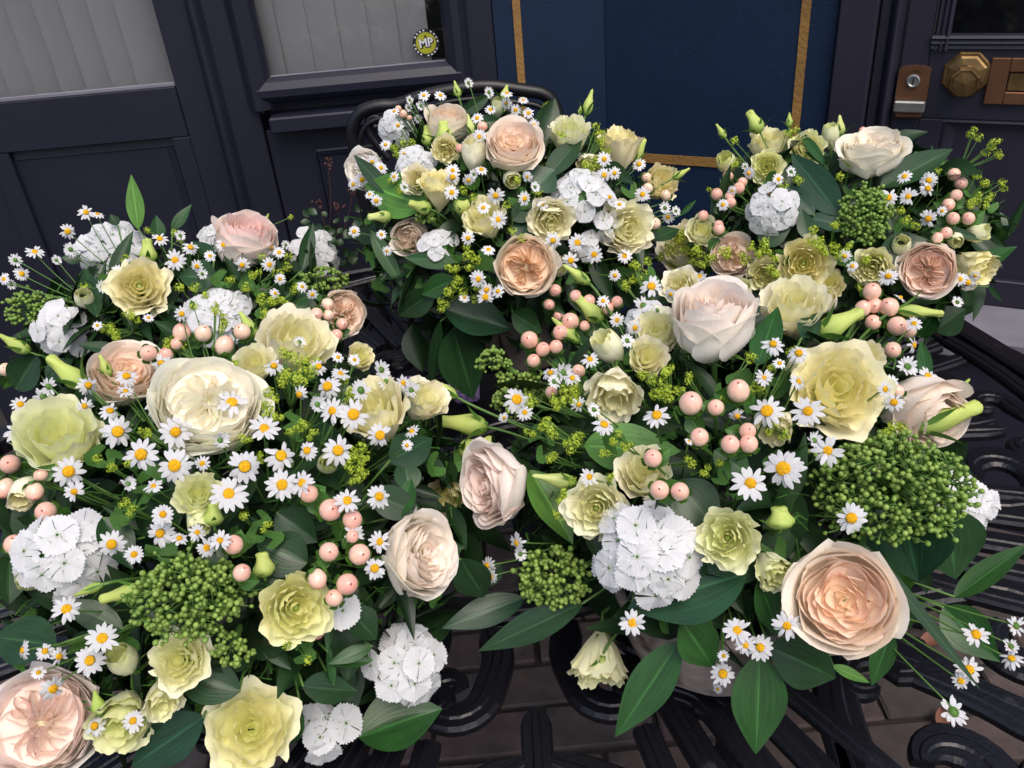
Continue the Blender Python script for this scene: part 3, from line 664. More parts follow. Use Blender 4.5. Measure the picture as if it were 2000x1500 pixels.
def lis_variant(kind, seed):
    r = random.Random(seed); out = []
    if kind == 'open': rings = [(1.0, 4, -1.0, .10, .30, 0, 1.3), (.92, 4, -.95, .26, .16, 0, 1.1), (.74, 4, -.9, .34, .06, .05, 1.0), (.54, 4, -.8, .34, .0, .1, .9), (.34, 3, -.6, .30, .0, .1, .8), (.18, 2, -.5, .26, 0, 0, .8)]
    elif kind == 'side': rings = [(.80, 4, -1.35, .32, .40, 0, 1.3), (.74, 4, -1.3, .46, .20, 0, 1.1), (.54, 4, -1.0, .46, .06, 0, 1.0), (.32, 3, -.8, .42, .0, 0, .9)]
    else: rings = [(.80, 3, -1.3, .55, .02, .40, 1.0), (.74, 3, -1.25, .62, .04, .42, .9), (.5, 3, -1.0, .58, .02, .4, .9)]
    for k, (R, N, zb, zt, fl, cl, pw) in enumerate(rings):
        t0 = r.uniform(0, 6.28)
        for i in range(N):
            out.append((frill(R, t0 + i * 2 * PI / N + r.uniform(-.15, .15), PI / N * 1.3, zb, zt + r.uniform(-.10, .10), fl * r.uniform(.5, 1.6), r.random(), cl, pw, am={'open': 1.45, 'side': 1.25, 'half': .8}[kind]), k / max(1, len(rings) - 1)))
    return out
LIS = {'open': [lis_variant('open', s) for s in (11, 12, 13)], 'side': [lis_variant('side', s) for s in (21, 22, 23)], 'half': [lis_variant('half', s) for s in (31, 32)]}

def bud_mesh(seed, open_=0):
    r_ = random.Random(seed); mb = MB()
    prof = [(.03, -.5), (.13, -.46), (.21, -.36), (.262, -.20), (.25, -.04), (.20, .12), (.14 + .02 * open_, .28), (.10 + .04 * open_, .42), (.085 + .06 * open_, .52), (.07 + .07 * open_, .60), (.02 + .06 * open_, .66)]
    mb.lathe(prof, 30, fn=lambda q, t: 1 + (.06 + .30 * t) * (abs(math.sin(1.5 * (q + 2.6 * t))) ** .6 - .65) + .25 * open_ * max(0, t - .75) * math.sin(5 * q))
    return mb.mesh('bud', MT['bud'])
BUDS = [bud_mesh(1), bud_mesh(2, 1), bud_mesh(3, .5)]
def sliver(name, L, w, bend, m, seg=5, nu=2):
    mb = MB(); mb.grid(lambda u, v: (u * w * (math.sin(PI * (v * .82 + .18))) , bend * v * v * L, v * L + 0 * u), nu, seg); return mb.mesh(name, MT[m])
SEP = [sliver('sepal', .75, .045, b, 'green') for b in (.25, .45, .75)]
RSEP = [sliver('sepal', .62, .11, b, 'green') for b in (.8, 1.3)]

# daisy
def ray_petal(seed):
    r_ = random.Random(seed); d = r_.uniform(-.02, .22); b = r_.uniform(-.05, .06)
    def fn(u, v):
        w = .128 * math.sin(PI * min(1, .10 + .80 * v)) ** .55 * (1 if v < .8 else 1 - .35 * ((v - .8) / .2) ** 2)
        L = .26 + .74 * v - .05 * (1 - abs(u)) * max(0, v - .9) * 8 * .6 - .05 * u * u * v
        return (L, u * w + b * v * v, .04 - d * v * v + .035 * abs(math.sin(3 * u)) * (1 - v))
    mb = MB(); mb.grid(fn, 4, 5); return mb.mesh('petal', MT['white'])
RAYS = [ray_petal(i) for i in range(7)]
mb = MB(); mb.lathe([(.34, -.02), (.35, .05), (.32, .13), (.25, .19), (.15, .225), (.001, .235)], 18, fn=lambda q, t: 1 + .03 * math.sin(9 * q + 20 * t)); DISC = mb.mesh('disc', MT['disc'])
def bumpy_disc():
    mb = MB(); mb.lathe([(.33, -.02), (.34, .05), (.31, .12), (.24, .18), (.15, .21), (.001, .22)], 16)
    for i in range(70):
        t = (i + .5) / 70; a = i * 2.39996; s = math.sqrt(t); R = .335 * s; z = .055 + .16 * math.sqrt(max(0, 1 - s * s * .92)); e = .026
        mb.add([(R * math.cos(a) + e * x, R * math.sin(a) + e * y, z + e * w) for x, y, w in ((1, 0, 0), (0, 1, 0), (-1, 0, 0), (0, -1, 0), (0, 0, 1.5))], [(0, 1, 4), (1, 2, 4), (2, 3, 4), (3, 0, 4)])
    return mb.mesh('disc', MT['disc'])
DISC_HI = bumpy_disc()
mb = MB(); mb.lathe([(.05, -.24), (.16, -.20), (.27, -.10), (.33, .0), (.30, .03)], 12, fn=lambda q, t: 1 + .05 * math.sin(12 * q)); CALYX = mb.mesh('flower_head', MT['green'])
RAYSET = []
for s in range(3):
    mb = MB(); r = random.Random(s + 50); n = 13 + s
    for i in range(n):
        me = RAYS[r.randrange(7)]; M = Matrix.Rotation(i * 2 * PI / n + r.uniform(-.1, .1), 4, 'Z') @ Matrix.Diagonal((r.uniform(.88, 1.05), 1.1, 1, 1))
        mb.add([v.co for v in me.vertices], [tuple(p.vertices) for p in me.polygons], None, M)
    RAYSET.append(mb.mesh('ray_petals', MT['white']))

# berry, with pointed tip, and its leafy calyx
mb = MB(); mb.lathe([(.001, -1.06), (.45, -.96), (.82, -.62), (.99, -.15), (.98, .25), (.80, .68), (.50, .96), (.2, 1.10), (.001, 1.13)], 18); BERRY = mb.mesh('berry', MT['berry'])
mb = MB(); mb.lathe([(.17, 1.085), (.13, 1.15), (.07, 1.16), (.03, 1.30), (.001, 1.32)], 7); BTIP = mb.mesh('tip', MT['tip'])
mb = MB()
for i in range(5):
    M = Matrix.Rotation(i * 2 * PI / 5, 4, 'Z'); mb.grid(lambda u, v: (.22 + 1.05 * math.sin(v * 1.7) , u * .48 * math.sin(PI * (.12 + .84 * v)), -1.12 + .95 * v ** 1.6 + .08 * u * u), 3, 5, M)
CAL = mb.mesh('calyx', MT['green'])

# sweet william floret petal: fan with a toothed edge
def fan_petal(seed):
    r_ = random.Random(seed); p = r_.uniform(0, 6); d = r_.uniform(.0, .12)
    teeth = [r_.uniform(.0, .10) * (i % 2) for i in range(15)]
    def fn(u, v):
        i = int(round((u + 1) * 7)); w = .07 + .60 * v ** 1.15
        L = .05 + v * (.96 - .16 * u * u) + (teeth[i] if v > .95 else 0) - (.05 if (i % 2 == 0 and v > .95) else 0)
        return (L, u * w, .10 * v - d * v * v + .035 * math.sin(4 * u + p) * v * v + .02 * abs(u) * (1 - v))
    mb = MB(); mb.grid(fn, 14, 4); return mb.mesh('petal', MT['sweet'])
FANS = [fan_petal(i) for i in range(4)]
mb = MB(); mb.lathe([(.03, -.5), (.05, -.2), (.07, .02), (.03, .05)], 6); FLTUBE = mb.mesh('floret', MT['bract'])
mb = MB()
for i in range(46):
    a = i * 2.4; t = (i + .5) / 46; ti = .35 + 1.25 * t; L = .34 + .2 * ((i * 7) % 5) / 5
    d = Vector((math.cos(a) * math.sin(ti), math.sin(a) * math.sin(ti), math.cos(ti))); s = d * .42; e = d * (.62 + L)
    w = Vector((-math.sin(a), math.cos(a), 0)) * .022
    mb.add([s - w, s + w, e], [(0, 1, 2)])
    w = d.cross(w)
    mb.add([s - w, s + w, e], [(0, 1, 2)])
NEED = mb.mesh('bract', MT['bract'])

# skimmia bud
mb = MB(); mb.lathe([(.35, -1.1), (.75, -.7), (1, 0), (.8, .65), (.4, .95), (.001, 1.02)], 8); SKB = mb.mesh('bud', MT['skbud'])
# lady's mantle clump
ALC = []
for s in range(4):
    mb = MB(); r = random.Random(90 + s)
    for i in range(46):
        d = Vector((r.gauss(0, 1), r.gauss(0, 1), r.gauss(0, .8))).normalized(); c = d * (r.uniform(.45, 1.0)); M = frame(c, d + Vector((0, 0, .3)), roll=r.uniform(0, 6), s=r.uniform(.16, .25))
        for k in range(4):
            K = M @ Matrix.Rotation(k * PI / 2, 4, 'Z'); mb.add([(0, 0, 0), (.75, -.42, .25), (1.15, 0, .32), (.75, .42, .25)], [(0, 1, 2, 3)], None, K)
            K = K @ Matrix.Rotation(PI / 4, 4, 'Z'); mb.add([(0, 0, .04), (.5, -.13, .1), (.7, 0, .1), (.5, .13, .1)], [(0, 1, 2, 3)], None, K)
    ALC.append(mb.mesh('flower_cluster', MT['alch'], False))

# broad glossy leaf, along +Y, face +Z, length 1, half-width .5 (scaled in x)
def leaf_mesh(bend, fold, twist, seed, shape=.9, m='leaf'):
    r_ = random.Random(seed); p = r_.uniform(0, 6)
    def fn(u, v):
        w = .5 * math.sin(PI * v ** .82) ** shape if 0 < v < 1 else 0
        w *= 1 - .35 * max(0, v - .55); w = w * 1.08 + .012 * (1 - v)
        x = u * w; z = -bend * (v - .0) ** 2 + fold * abs(u) ** 1.3 * w + .012 * math.sin(5 * v + p) * u + (-.008 if abs(u) < .05 else 0)
        a = twist * (v - .3); return (x * math.cos(a) - z * 0, v, z + x * math.sin(a))
    mb = MB(); mb.grid(fn, 8, 14); return mb.mesh('leaf', MT[m])
LEAVES = [leaf_mesh(b, f, t, i) for i, (b, f, t) in enumerate([(.10, .18, .2), (.20, .30, -.3), (.05, .12, .35), (.30, .22, .1), (.15, .35, -.15), (.22, .1, .5)])]
SERR = []
for s in range(2):     # lobed soft leaf
    mb = MB()
    def fn(u, v, s=s):
        a = u * 2.5; lob = 1 + .16 * math.cos(a * 2.8) + .05 * math.cos(a * 13); r = v * .52 * lob
        return (r * math.sin(a), .35 + r * math.cos(a), .10 * v * v + .06 * math.cos(a * 2.8) * v + .05 * s * v)
    mb.grid(fn, 22, 2); SERR.append(mb.mesh('leaf', MT['serr']))

# ================================================================ BOWLS AND MOUNDS
MOUND = {'A': ((.205, .675, .865), (.240, .220, .175)), 'B': ((-.275, .66, .86), (.25, .215, .175)),
         'C': ((.010, 1.19, .935), (.235, .19, .185)), 'D': ((.500, 1.12, .905), (.235, .17, .155)), 'E': ((-.47, 1.13, .865), (.25, .16, .125))}
def surf(px, py, arr, lift=0.0):
    c, rr = MOUND[arr]; c = Vector(c); d = ray(px, py); o = CAMP - c
    D = Vector((d.x / rr[0], d.y / rr[1], d.z / rr[2])); O = Vector((o.x / rr[0], o.y / rr[1], o.z / rr[2]))
    a = D.dot(D); b = O.dot(D); q = b * b - a * (O.dot(O) - 1)
    t = (-b - math.sqrt(q)) / a if q > 0 else -b / a
    return CAMP + d * (t - lift)
def facing(px, py, f):
    s = min(.98, math.hypot(*f)); return (-ray(px, py) * math.sqrt(1 - s * s) + CR * f[0] - CU * f[1]).normalized()
def rad(P, rpx): return (P - CAMP).dot(_F) * rpx / FOC
def core(arr, P, k=.55, down=.05):
    c = Vector(MOUND[arr][0]); return P.lerp(c - Vector((0, 0, down)), k)
LM = []        # landmarks (x, y, short phrase)
ITEMS = []     # (object, x, y, description)  labelled at the end
def stem_ob(parent, pts, r, m='stem', n=6, r2=None, name='stem'):
    mb = MB(); mb.tube([p - parent.location for p in pts], r, n, r2); return ob(name, mb.mesh(name, MT[m]), parent)

def rose(px, py, r, kind, f, arr, co, ci, label, land, lift=0.0, var=0, prop=None, rot=None):
    P = surf(px, py, arr, lift); N = facing(px, py, f); s = rad(P, r) * {'cup': .93, 'deep': .84, 'quart': .86}[kind]; tilt = math.hypot(*f)
    co = [x ** .42 for x in co]; ci = [ci[0] ** .4, ci[1] ** .50, ci[2] ** .56]
    C0 = P + N * (s * .42 * tilt) - ray(px, py) * -s * .0
    base = C0 - N * s * 1.15
    t = thing('rose', base, label, 'rose', 'garden roses in the bowls')
    rl = random.Random(int(px * 7 + py)); M = Matrix.Translation(-base) @ frame(C0, N, roll=rot if rot is not None else rl.uniform(0, 6), s=s)
    vs = ROSES[kind]; V = vs[var % len(vs)]
    for me, k in V:
        c = [a + (b - a) * min(1, k * 1.25) ** .8 for a, b in zip(co, ci)]
        J = Matrix.Rotation(rl.uniform(-.03, .03), 4, 'X') @ Matrix.Rotation(rl.uniform(-.03, .03), 4, 'Y')
        ob('petal', me, t, M @ J, color=jit(c, rl, .035))
    for i in range(5):
        J = Matrix.Translation((0, 0, -1.12)) @ Matrix.Rotation(i * 1.256, 4, 'Z') @ Matrix.Rotation(-.5, 4, 'X')
        ob('sepal', RSEP[i % 2], t, M @ J)
    stem_ob(t, [base + N * s * .05, base - N * s * .5, core(arr, base, .6)], .0028)
    LM.append((px, py, land)); return t
def lis(px, py, r, kind, f, arr, col, desc, lift=0.0, sc=None):
    P = surf(px, py, arr, lift); N = facing(px, py, f); s = rad(P, r) * (.86 if kind == 'open' else 1.02); col = [col[0] ** .36, col[1] ** .38, col[2] ** .46]; tilt = math.hypot(*f)
    C0 = P + N * (s * .40 * tilt); base = C0 - N * s * (1.0 if kind == 'open' else 1.3)
    t = thing('lisianthus', base, None, 'lisianthus', 'lisianthus blooms in the bowls'); rl = random.Random(int(px * 5 + py * 3))
    V = LIS[kind][rl.randrange(len(LIS[kind]))]; M = Matrix.Translation(-base) @ frame(C0, N, roll=rl.uniform(0, 6), s=s)
    for me, k in V: ob('petal', me, t, M @ Matrix.Rotation(rl.uniform(-.06, .06), 4, 'X') @ Matrix.Rotation(rl.uniform(-.06, .06), 4, 'Y'), color=jit([c * (1 - .06 * k) for c in col[:2]] + [col[2] * (1 - .3 * k)], rl, .04))
    z0 = -1.0 if kind == 'open' else -1.3
    for i in range(5): ob('sepal', SEP[rl.randrange(3)], t, M @ Matrix.Translation((0, 0, z0)) @ Matrix.Rotation(i * 1.256, 4, 'Z') @ Matrix.Translation((0, .08, 0)) @ Matrix.Rotation(-.55, 4, 'X'))
    if kind == 'open' and rl.random() < .35: 
        mb = MB(); mb.lathe([(.03, -.5), (.05, -.1), (.11, -.02), (.05, .03), (.001, .02)], 8); ob('stigma', mb.mesh('stigma', MT['skbud']), t, M, color=(.25, .33, .06))
    stem_ob(t, [base + N * s * .04, base - N * s * .5, core(arr, base, .55)], .0018)
    ITEMS.append((t, px, py, desc)); return t
def bud(x0, y0, x1, y1, wpx, arr, col, desc, lift=0.0, op=0, away=0.0, stem_to=None):
    """base pixel -> tip pixel"""
    mx_, my = (x0 + x1) / 2, (y0 + y1) / 2; P = surf(mx_, my, arr, lift); L = rad(P, math.hypot(x1 - x0, y1 - y0))
    d = Vector((x1 - x0, y1 - y0)).normalized(); N = (CR * d.x - CU * d.y - _F * -away).normalized()
    base = P - N * L * .45; t = thing('lisianthus_bud', base, None, 'flower bud', 'lisianthus buds in the bowls')
    rl = random.Random(int(px_hash(x0, y1))); w = rad(P, wpx) / .27 / 1
    M = frame(P - base, N, roll=rl.uniform(0, 6)) @ Matrix.Diagonal((w * .5, w * .5, L * .88, 1))
    ob('bud', BUDS[op], t, M, color=jit(col, rl, .05))
    for i in range(5): ob('sepal', SEP[rl.randrange(3)], t, M @ Matrix.Translation((0, 0, -.5)) @ Matrix.Rotation(i * 1.256, 4, 'Z') @ Matrix.Translation((0, .12, 0)) @ Matrix.Rotation(-.35, 4, 'X') @ Matrix.Diagonal((1.6, 1, .9, 1)))
    end = core(arr, base, .5) if stem_to is None else surf(*stem_to, arr, lift * .5)
    stem_ob(t, bez(base + N * L * .03, base - N * L * .5, end, 6), .0014, r2=.0017)
    ITEMS.append((t, mx_, my, desc)); return t
def px_hash(a, b): return a * 13 + b * 7
WORDN = ['no', 'one', 'two', 'three', 'four', 'five', 'six', 'seven', 'eight', 'nine']
def spray(lst, arr, lift=.02, droop=None, node=None):
    """lst of (x, y, r, (fx, fy)) -> one branched stem of daisies"""
    mx_ = sum(a[0] for a in lst) / len(lst); my = sum(a[1] for a in lst) / len(lst)
    Pm = surf(mx_, my, arr, lift); nd = core(arr, Pm, .42) if node is None else surf(*node, arr, 0)
    t = thing('daisy_spray', nd, None, 'daisies', 'sprays of small daisies in the bowls'); hi = any(a[2] >= 24 for a in lst)
    for a in lst:
        x, y, r = a[:3]; f = a[3] if len(a) > 3 else None; rl = random.Random(int(x * 3 + y * 11))
        if f is None: f = (rl.uniform(-.6, .6), rl.uniform(-.7, .35))
        elif f[0] ** 2 + f[1] ** 2 < .3: f = (f[0] + rl.uniform(-.25, .25), f[1] + rl.uniform(-.3, .15))
        P = surf(x, y, arr, lift + rl.uniform(-.006, .012)); 
        back = f[0] ** 2 + f[1] ** 2 > 1.5
        N = facing(x, y, f) if not back else (facing(x, y, (f[0] * .4, f[1] * .4)) * -1)
        s = rad(P, r * 1.0); M = Matrix.Translation(P - nd) @ frame(Vector(), N, roll=rl.uniform(0, 6), s=s)
        hd = ob('flower_head', CALYX, t, M); sub = r >= 17
        if sub:
            n = rl.choice((12, 13, 14, 15, 17)); cl = rl.uniform(-.2, .45)
            for i in range(n):
                if rl.random() < .05: continue
                dr = rl.choice((0, 0, 0, 0, .35, -.3)) if rl.random() < .5 else 0
                ob('petal', RAYS[rl.randrange(7)], hd, Matrix.Rotation(i * 2 * PI / n + rl.uniform(-.10, .10), 4, 'Z') @ Matrix.Rotation(cl * .8 + dr + rl.uniform(-.12, .14), 4, 'Y') @ Matrix.Diagonal((rl.uniform(.84, 1.04), rl.uniform(1.0, 1.18), 1, 1)))
        else: ob('petal', RAYSET[rl.randrange(3)], hd, kind='stuff')
        ds = rl.uniform(.82, 1.02); ob('disc', DISC_HI if r >= 20 else DISC, hd, Matrix.Diagonal((ds, ds, rl.uniform(.7, 1.5), 1)))
        b = P - N * s * .2; mid = b.lerp(nd, .5) - N * s * .5 + Vector((rl.uniform(-.008, .008), rl.uniform(-.008, .008), -.004))
        stem_ob(t, bez(b, mid, nd, 7), .00065, r2=.0011, n=5)
    n = len(lst)
    ITEMS.append((t, mx_, my, ('%s small white daisies with yellow centres' % WORDN[n]) if n > 1 else 'single white daisy with a yellow centre')); return t
def berries(lst, arr, col=None, lift=.015, up=(0, -.55)):
    mx_ = sum(a[0] for a in lst) / len(lst); my = sum(a[1] for a in lst) / len(lst)
    Pm = surf(mx_, my, arr, lift); nd = core(arr, Pm, .3)
    t = thing('berry_sprig', nd, None, 'berries', 'sprigs of pink and cream berries'); pink = (.86, .36, .30); cream = (.86, .60, .45)
    k_ = 0; rl0 = random.Random(int(mx_))
    for a in lst:
        x, y, r = a[:3]; rl = random.Random(int(x * 9 + y)); f = a[3] if len(a) > 3 else (up[0] + rl.uniform(-.35, .35), up[1] + rl.uniform(-.15, .5))
        P = surf(x, y, arr, lift + rl.uniform(-.003, .003)); N = facing(x, y, f); s = rad(P, r * .96); k = rl.random() ** .8 if col is None else col
        M = Matrix.Translation(P - nd) @ frame(Vector(), N, roll=rl.uniform(0, 6), s=s)
        b = ob('berry', BERRY, t, M @ Matrix.Diagonal((1, 1, rl.uniform(.98, 1.1), 1)), color=jit([p + (c - p) * k for p, c in zip(pink, cream)], rl, .06))
        ob('tip', BTIP, b, Matrix.Translation((0, 0, .25)) @ Matrix.Diagonal((.75, .75, .78, 1))); ob('calyx', CAL, b, Matrix.Rotation(rl.uniform(0, 1), 4, 'Z'))
        e = P - N * s * 1.05; stem_ob(t, bez(e, e - N * s * 1.3, nd, 5), .0010, r2=.0014, n=5)
        if r > 11 and rl.random() < .6:
            M = Matrix.Translation(e - N * s * .9 - nd) @ frame(Vector(), (facing(x, y, (rl.uniform(-.5, .5), rl.uniform(-.3, .5)))), roll=rl.uniform(0, 6), s=s * rl.uniform(2.0, 3.0)) @ Matrix.Diagonal((.75, 1, 1, 1))
            ob('leaf', LEAVES[rl.randrange(6)], t, M, color=(.06, .16, .03))
    n = len(lst); w = WORDN[n] if n < 10 else 'many'; tone = 'pale cream' if (col or 0) > .8 else 'pale pink'
    ITEMS.append((t, mx_, my, '%s %s hypericum berries' % (w, tone) if n > 1 else 'single pale pink hypericum berry')); return t
def sweet(px, py, r, arr, f, n, rf, desc, lift=0.0, land=None, bract=True, spread=1.0):
    P = surf(px, py, arr, lift); N = facing(px, py, f); R = rad(P, r); fr = rad(P, rf) / R; C0 = P - N * R * .55
    t = thing('sweet_william', C0 - N * R * .3, None, 'sweet william', 'white sweet william heads'); rl = random.Random(int(px + py))
    M = Matrix.Translation(C0 - t.location) @ frame(Vector(), N, roll=rl.uniform(0, 6), s=R)
    n = max(n - n // 5, 1)
    for i in range(n):
        q = (i + .5) / n; a = i * 2.39996 + rl.uniform(-.4, .4); ti = math.acos(1 - q * (1.0 * spread)) if n > 1 else 0
        d = Vector((math.cos(a) * math.sin(ti), math.sin(a) * math.sin(ti), math.cos(ti)))
        c = Vector((d.x * .86, d.y * .86, d.z * .70)) * rl.uniform(.86, 1.10)
        K = M @ frame(c, (d * .75 + Vector((0, 0, .55)) + Vector((rl.uniform(-.22, .22), rl.uniform(-.22, .22), 0))), roll=rl.uniform(0, 6), s=fr * rl.uniform(.92, 1.1))
        fl = ob('floret', FLTUBE, t, K)
        for k in range(5):
            ob('petal', FANS[rl.randrange(4)], fl, Matrix.Rotation(k * 2 * PI / 5 + rl.uniform(-.08, .08), 4, 'Z') @ Matrix.Rotation(rl.uniform(-.06, .16), 4, 'Y') @ Matrix.Diagonal((1, rl.uniform(.92, 1.06), 1, 1)))
    if bract: ob('bract', NEED, t, M @ Matrix.Diagonal((.95, .95, .95, 1)), kind='stuff')
    mb = MB(); mb.lathe([(.1, -.3), (.45, -.05), (.62, .2), (.5, .38), (.001, .45)], 10); ob('flower_base', mb.mesh('flower_base', MT['bract']), t, M)
    stem_ob(t, [C0, core(arr, C0, .6)], .0024)
    ITEMS.append((t, px, py, desc))
    if land: LM.append((px, py, land))
    return t
def skimmia(px, py, rx, ry, arr, f, nb, desc, bpx, land=None, lift=0.0, shape=.75):
    P = surf(px, py, arr, lift); N = facing(px, py, f); R = rad(P, max(rx, ry)); bs = rad(P, bpx) / R; C0 = P - N * R * .45
    t = thing('skimmia', C0, None, 'skimmia', 'green skimmia flower heads'); rl = random.Random(int(px))
    up = CU; M = frame(Vector(), N, up=CU, s=R) @ Matrix.Diagonal((rx / max(rx, ry), ry / max(rx, ry), 1, 1))
    Ms = frame(Vector(), N, up=CU, s=R)
    branches = MB(); nodes = max(8, nb // 11); B = []
    for i in range(nodes):
        q = (i + .5) / nodes; a = i * 2.39996 + rl.uniform(-.2, .2); ti = math.acos(1 - q * 1.0)
        d = Vector((math.cos(a) * math.sin(ti), math.sin(a) * math.sin(ti), math.cos(ti) * shape)) * rl.uniform(.66, .94)
        Nn = M @ d; branches.tube(bez(Vector(), (M @ (d * .5)) + N * R * .1, Nn, 4), R * .018, 5, R * .013)
        for k in range(nb // nodes + 1):
            dd = (d * .9 + Vector((rl.gauss(0, 1), rl.gauss(0, 1), rl.gauss(0, 1) + .4)) * .125)
            dd = dd * (rl.uniform(.98, 1.10) if dd.length > .8 else 1.15); e = M @ dd
            branches.tube([Nn * .93, (Nn + e) / 2 + N * R * .01, e], R * .010, 4); B.append(e)
    me = branches.mesh('stalk', MT['skstem']); ob('stalk', me, t)
    hi = bpx >= 5; keep = B[:298] if hi else []
    for e in keep:
        dn = (e.normalized() + N * .5); kk = rl.random(); ob('bud', SKB, t, color=(.12 + .14 * kk, .21 + .17 * kk, .032 + .045 * kk), M=Matrix.Translation(e) @ frame(Vector(), dn, s=bs * R * rl.uniform(.62, 1.0)))
    rest = B[298:] if hi else B
    if rest:
        mb = MB(); vv = [v.co.copy() for v in SKB.vertices]; ff = [tuple(p.vertices) for p in SKB.polygons]
        for e in rest: mb.add(vv, ff, None, Matrix.Translation(e) @ frame(Vector(), e.normalized() + N * .5, s=bs * R * rl.uniform(.62, 1.0)))
        ob('bud', mb.mesh('bud', MT['skbud']), t, kind='stuff', color=(.17, .28, .05))
    stem_ob(t, [C0, core(arr, C0, .6)], .003)
    ITEMS.append((t, px, py, desc))
    if land: LM.append((px, py, land))
    return t
def mantle(lst, arr, lift=.015, leafs=0):
    """lady's mantle: chartreuse froth on thin branching stems; lst of (x, y, r)"""
    mx_ = sum(a[0] for a in lst) / len(lst); my = sum(a[1] for a in lst) / len(lst)
    Pm = surf(mx_, my, arr, lift); nd = core(arr, Pm, .18); nd2 = core(arr, Pm, .5)
    t = thing('ladys_mantle', nd, None, "lady's mantle", "lady's mantle sprigs")
    for x, y, r in lst:
        rl = random.Random(int(x * 2 + y)); P = surf(x, y, arr, lift + rl.uniform(-.004, .006)); s = rad(P, r * 1.05)
        for k in range(3 if r > 11 else 1):
            o = (CR * rl.uniform(-.6, .6) - CU * rl.uniform(-.6, .6)) * s if r > 11 else Vector(); ss = s * (.62 if r > 11 else 1)
            ob('flower_cluster', ALC[rl.randrange(4)], t, Matrix.Translation(P + o - nd) @ frame(Vector(), Vector((rl.uniform(-.4, .4), -.5, 1)), roll=rl.uniform(0, 6), s=ss), kind='stuff')
            stem_ob(t, bez(P + o, (P + nd) / 2 + Vector((0, 0, -.004)), nd, 4), .0005, n=4, r2=.0009)
    stem_ob(t, [nd, nd2], .0012, n=5)
    for k in range(leafs):
        rl = random.Random(int(mx_) + k); P = surf(mx_ + rl.uniform(-35, 35), my + rl.uniform(-20, 40), arr, lift * .2)
        ob('leaf', SERR[k % 2], t, Matrix.Translation(P - nd) @ frame(Vector(), facing(mx_, my, (rl.uniform(-.5, .5), rl.uniform(-.5, .3))), roll=rl.uniform(0, 6), s=rad(P, rl.uniform(30, 46))))
    ITEMS.append((t, mx_, my, "frothy lime green lady's mantle sprig")); return t
DK = (.018, .052, .018); BL = (.016, .056, .026); MD = (.022, .078, .018); BR = (.085, .21, .035)
def sprig(lst, arr, desc, col=DK, lift=0.0):
    """ruscus: lst of (x0, y0, x1, y1, width_px[, colour[, tilt]])"""
    ends = [surf(a[0], a[1], arr, lift) for a in lst]; nd = core(arr, sum(ends, Vector()) / len(ends), .35)
    t = thing('ruscus_sprig', nd, None, 'leaves', 'broad glossy leaves edging the bowls')
    for a, b in zip(lst, ends):
        rl = random.Random(int(a[0] + a[3])); c = a[5] if len(a) > 5 else col; tl = a[6] if len(a) > 6 else rl.uniform(-.25, .25)
        L0 = surf(a[2], a[3], arr, lift); 
        mid = (b - CAMP).length; e = CAMP + ray(a[2], a[3]) * (mid * .5 + (L0 - CAMP).length * .5)
        y = e - b; L = y.length; y.normalize(); v = -ray((a[0] + a[2]) / 2, (a[1] + a[3]) / 2); v = (v + Vector((0, 0, .35))).normalized(); x = y.cross(v).normalized(); z = x.cross(y)
        x = x * math.cos(tl) + z * math.sin(tl); z = x.cross(y)
        w = rad(b, a[4]) * 1.0
        M = Matrix(((x.x * w, y.x * L, z.x * w, b.x - nd.x), (x.y * w, y.y * L, z.y * w, b.y - nd.y), (x.z * w, y.z * L, z.z * w, b.z - nd.z), (0, 0, 0, 1)))
        # keep bends proportional to the leaf's length
        li = a[7] if len(a) > 7 else rl.randrange(6)
        ob('leaf', LEAVES[li], t, M, color=jit(c, rl, .12))
        stem_ob(t, [b + y * L * .02, nd], .0011, n=5)
    mx_ = sum((a[0] + a[2]) / 2 for a in lst) / len(lst); my = sum((a[1] + a[3]) / 2 for a in lst) / len(lst)
    ITEMS.append((t, mx_, my, desc)); return t

# bowls, foam and filler foliage
bowl_prof = [(.001, 0), (.062, 0), (.074, .006), (.086, .022), (.094, .048), (.099, .078), (.101, .096), (.104, .100), (.104, .108), (.098, .110), (.092, .10), (.088, .07)]
BOWLAT = {'A': (.178, .585), 'B': (-.27, .68), 'C': (.02, 1.22), 'D': (.50, 1.14), 'E': (-.46, 1.16)}
BL_LAB = {'A': 'rough stone grey bowl under the front flowers, its rim showing below the big broad leaf', 'B': 'stone grey bowl hidden under the front arrangement with most daisies',
          'C': 'stone grey bowl under the tallest arrangement in front of the chair', 'D': 'stone grey bowl under the arrangement nearest the brass-knob door', 'E': 'stone grey bowl under the arrangement nearest the panelled door'}
FILL_LAB = {'A': 'dark green leaves and feathery stems filling the bowl with the big peach rose', 'B': 'dark green leaves and feathery stems filling the bowl with the large cream rose',
            'C': 'dark green leaves filling the tall arrangement before the chair', 'D': 'dark green leaves filling the arrangement by the brass-knob door', 'E': 'dark green leaves filling the arrangement by the panelled door'}
bm_ = MB(); bm_.lathe(bowl_prof, 48, fn=lambda q, t: 1 + .012 * math.sin(5 * q) + .008 * math.sin(11 * q + 9 * t)); BOWL = bm_.mesh('bowl', MT['bowl'])
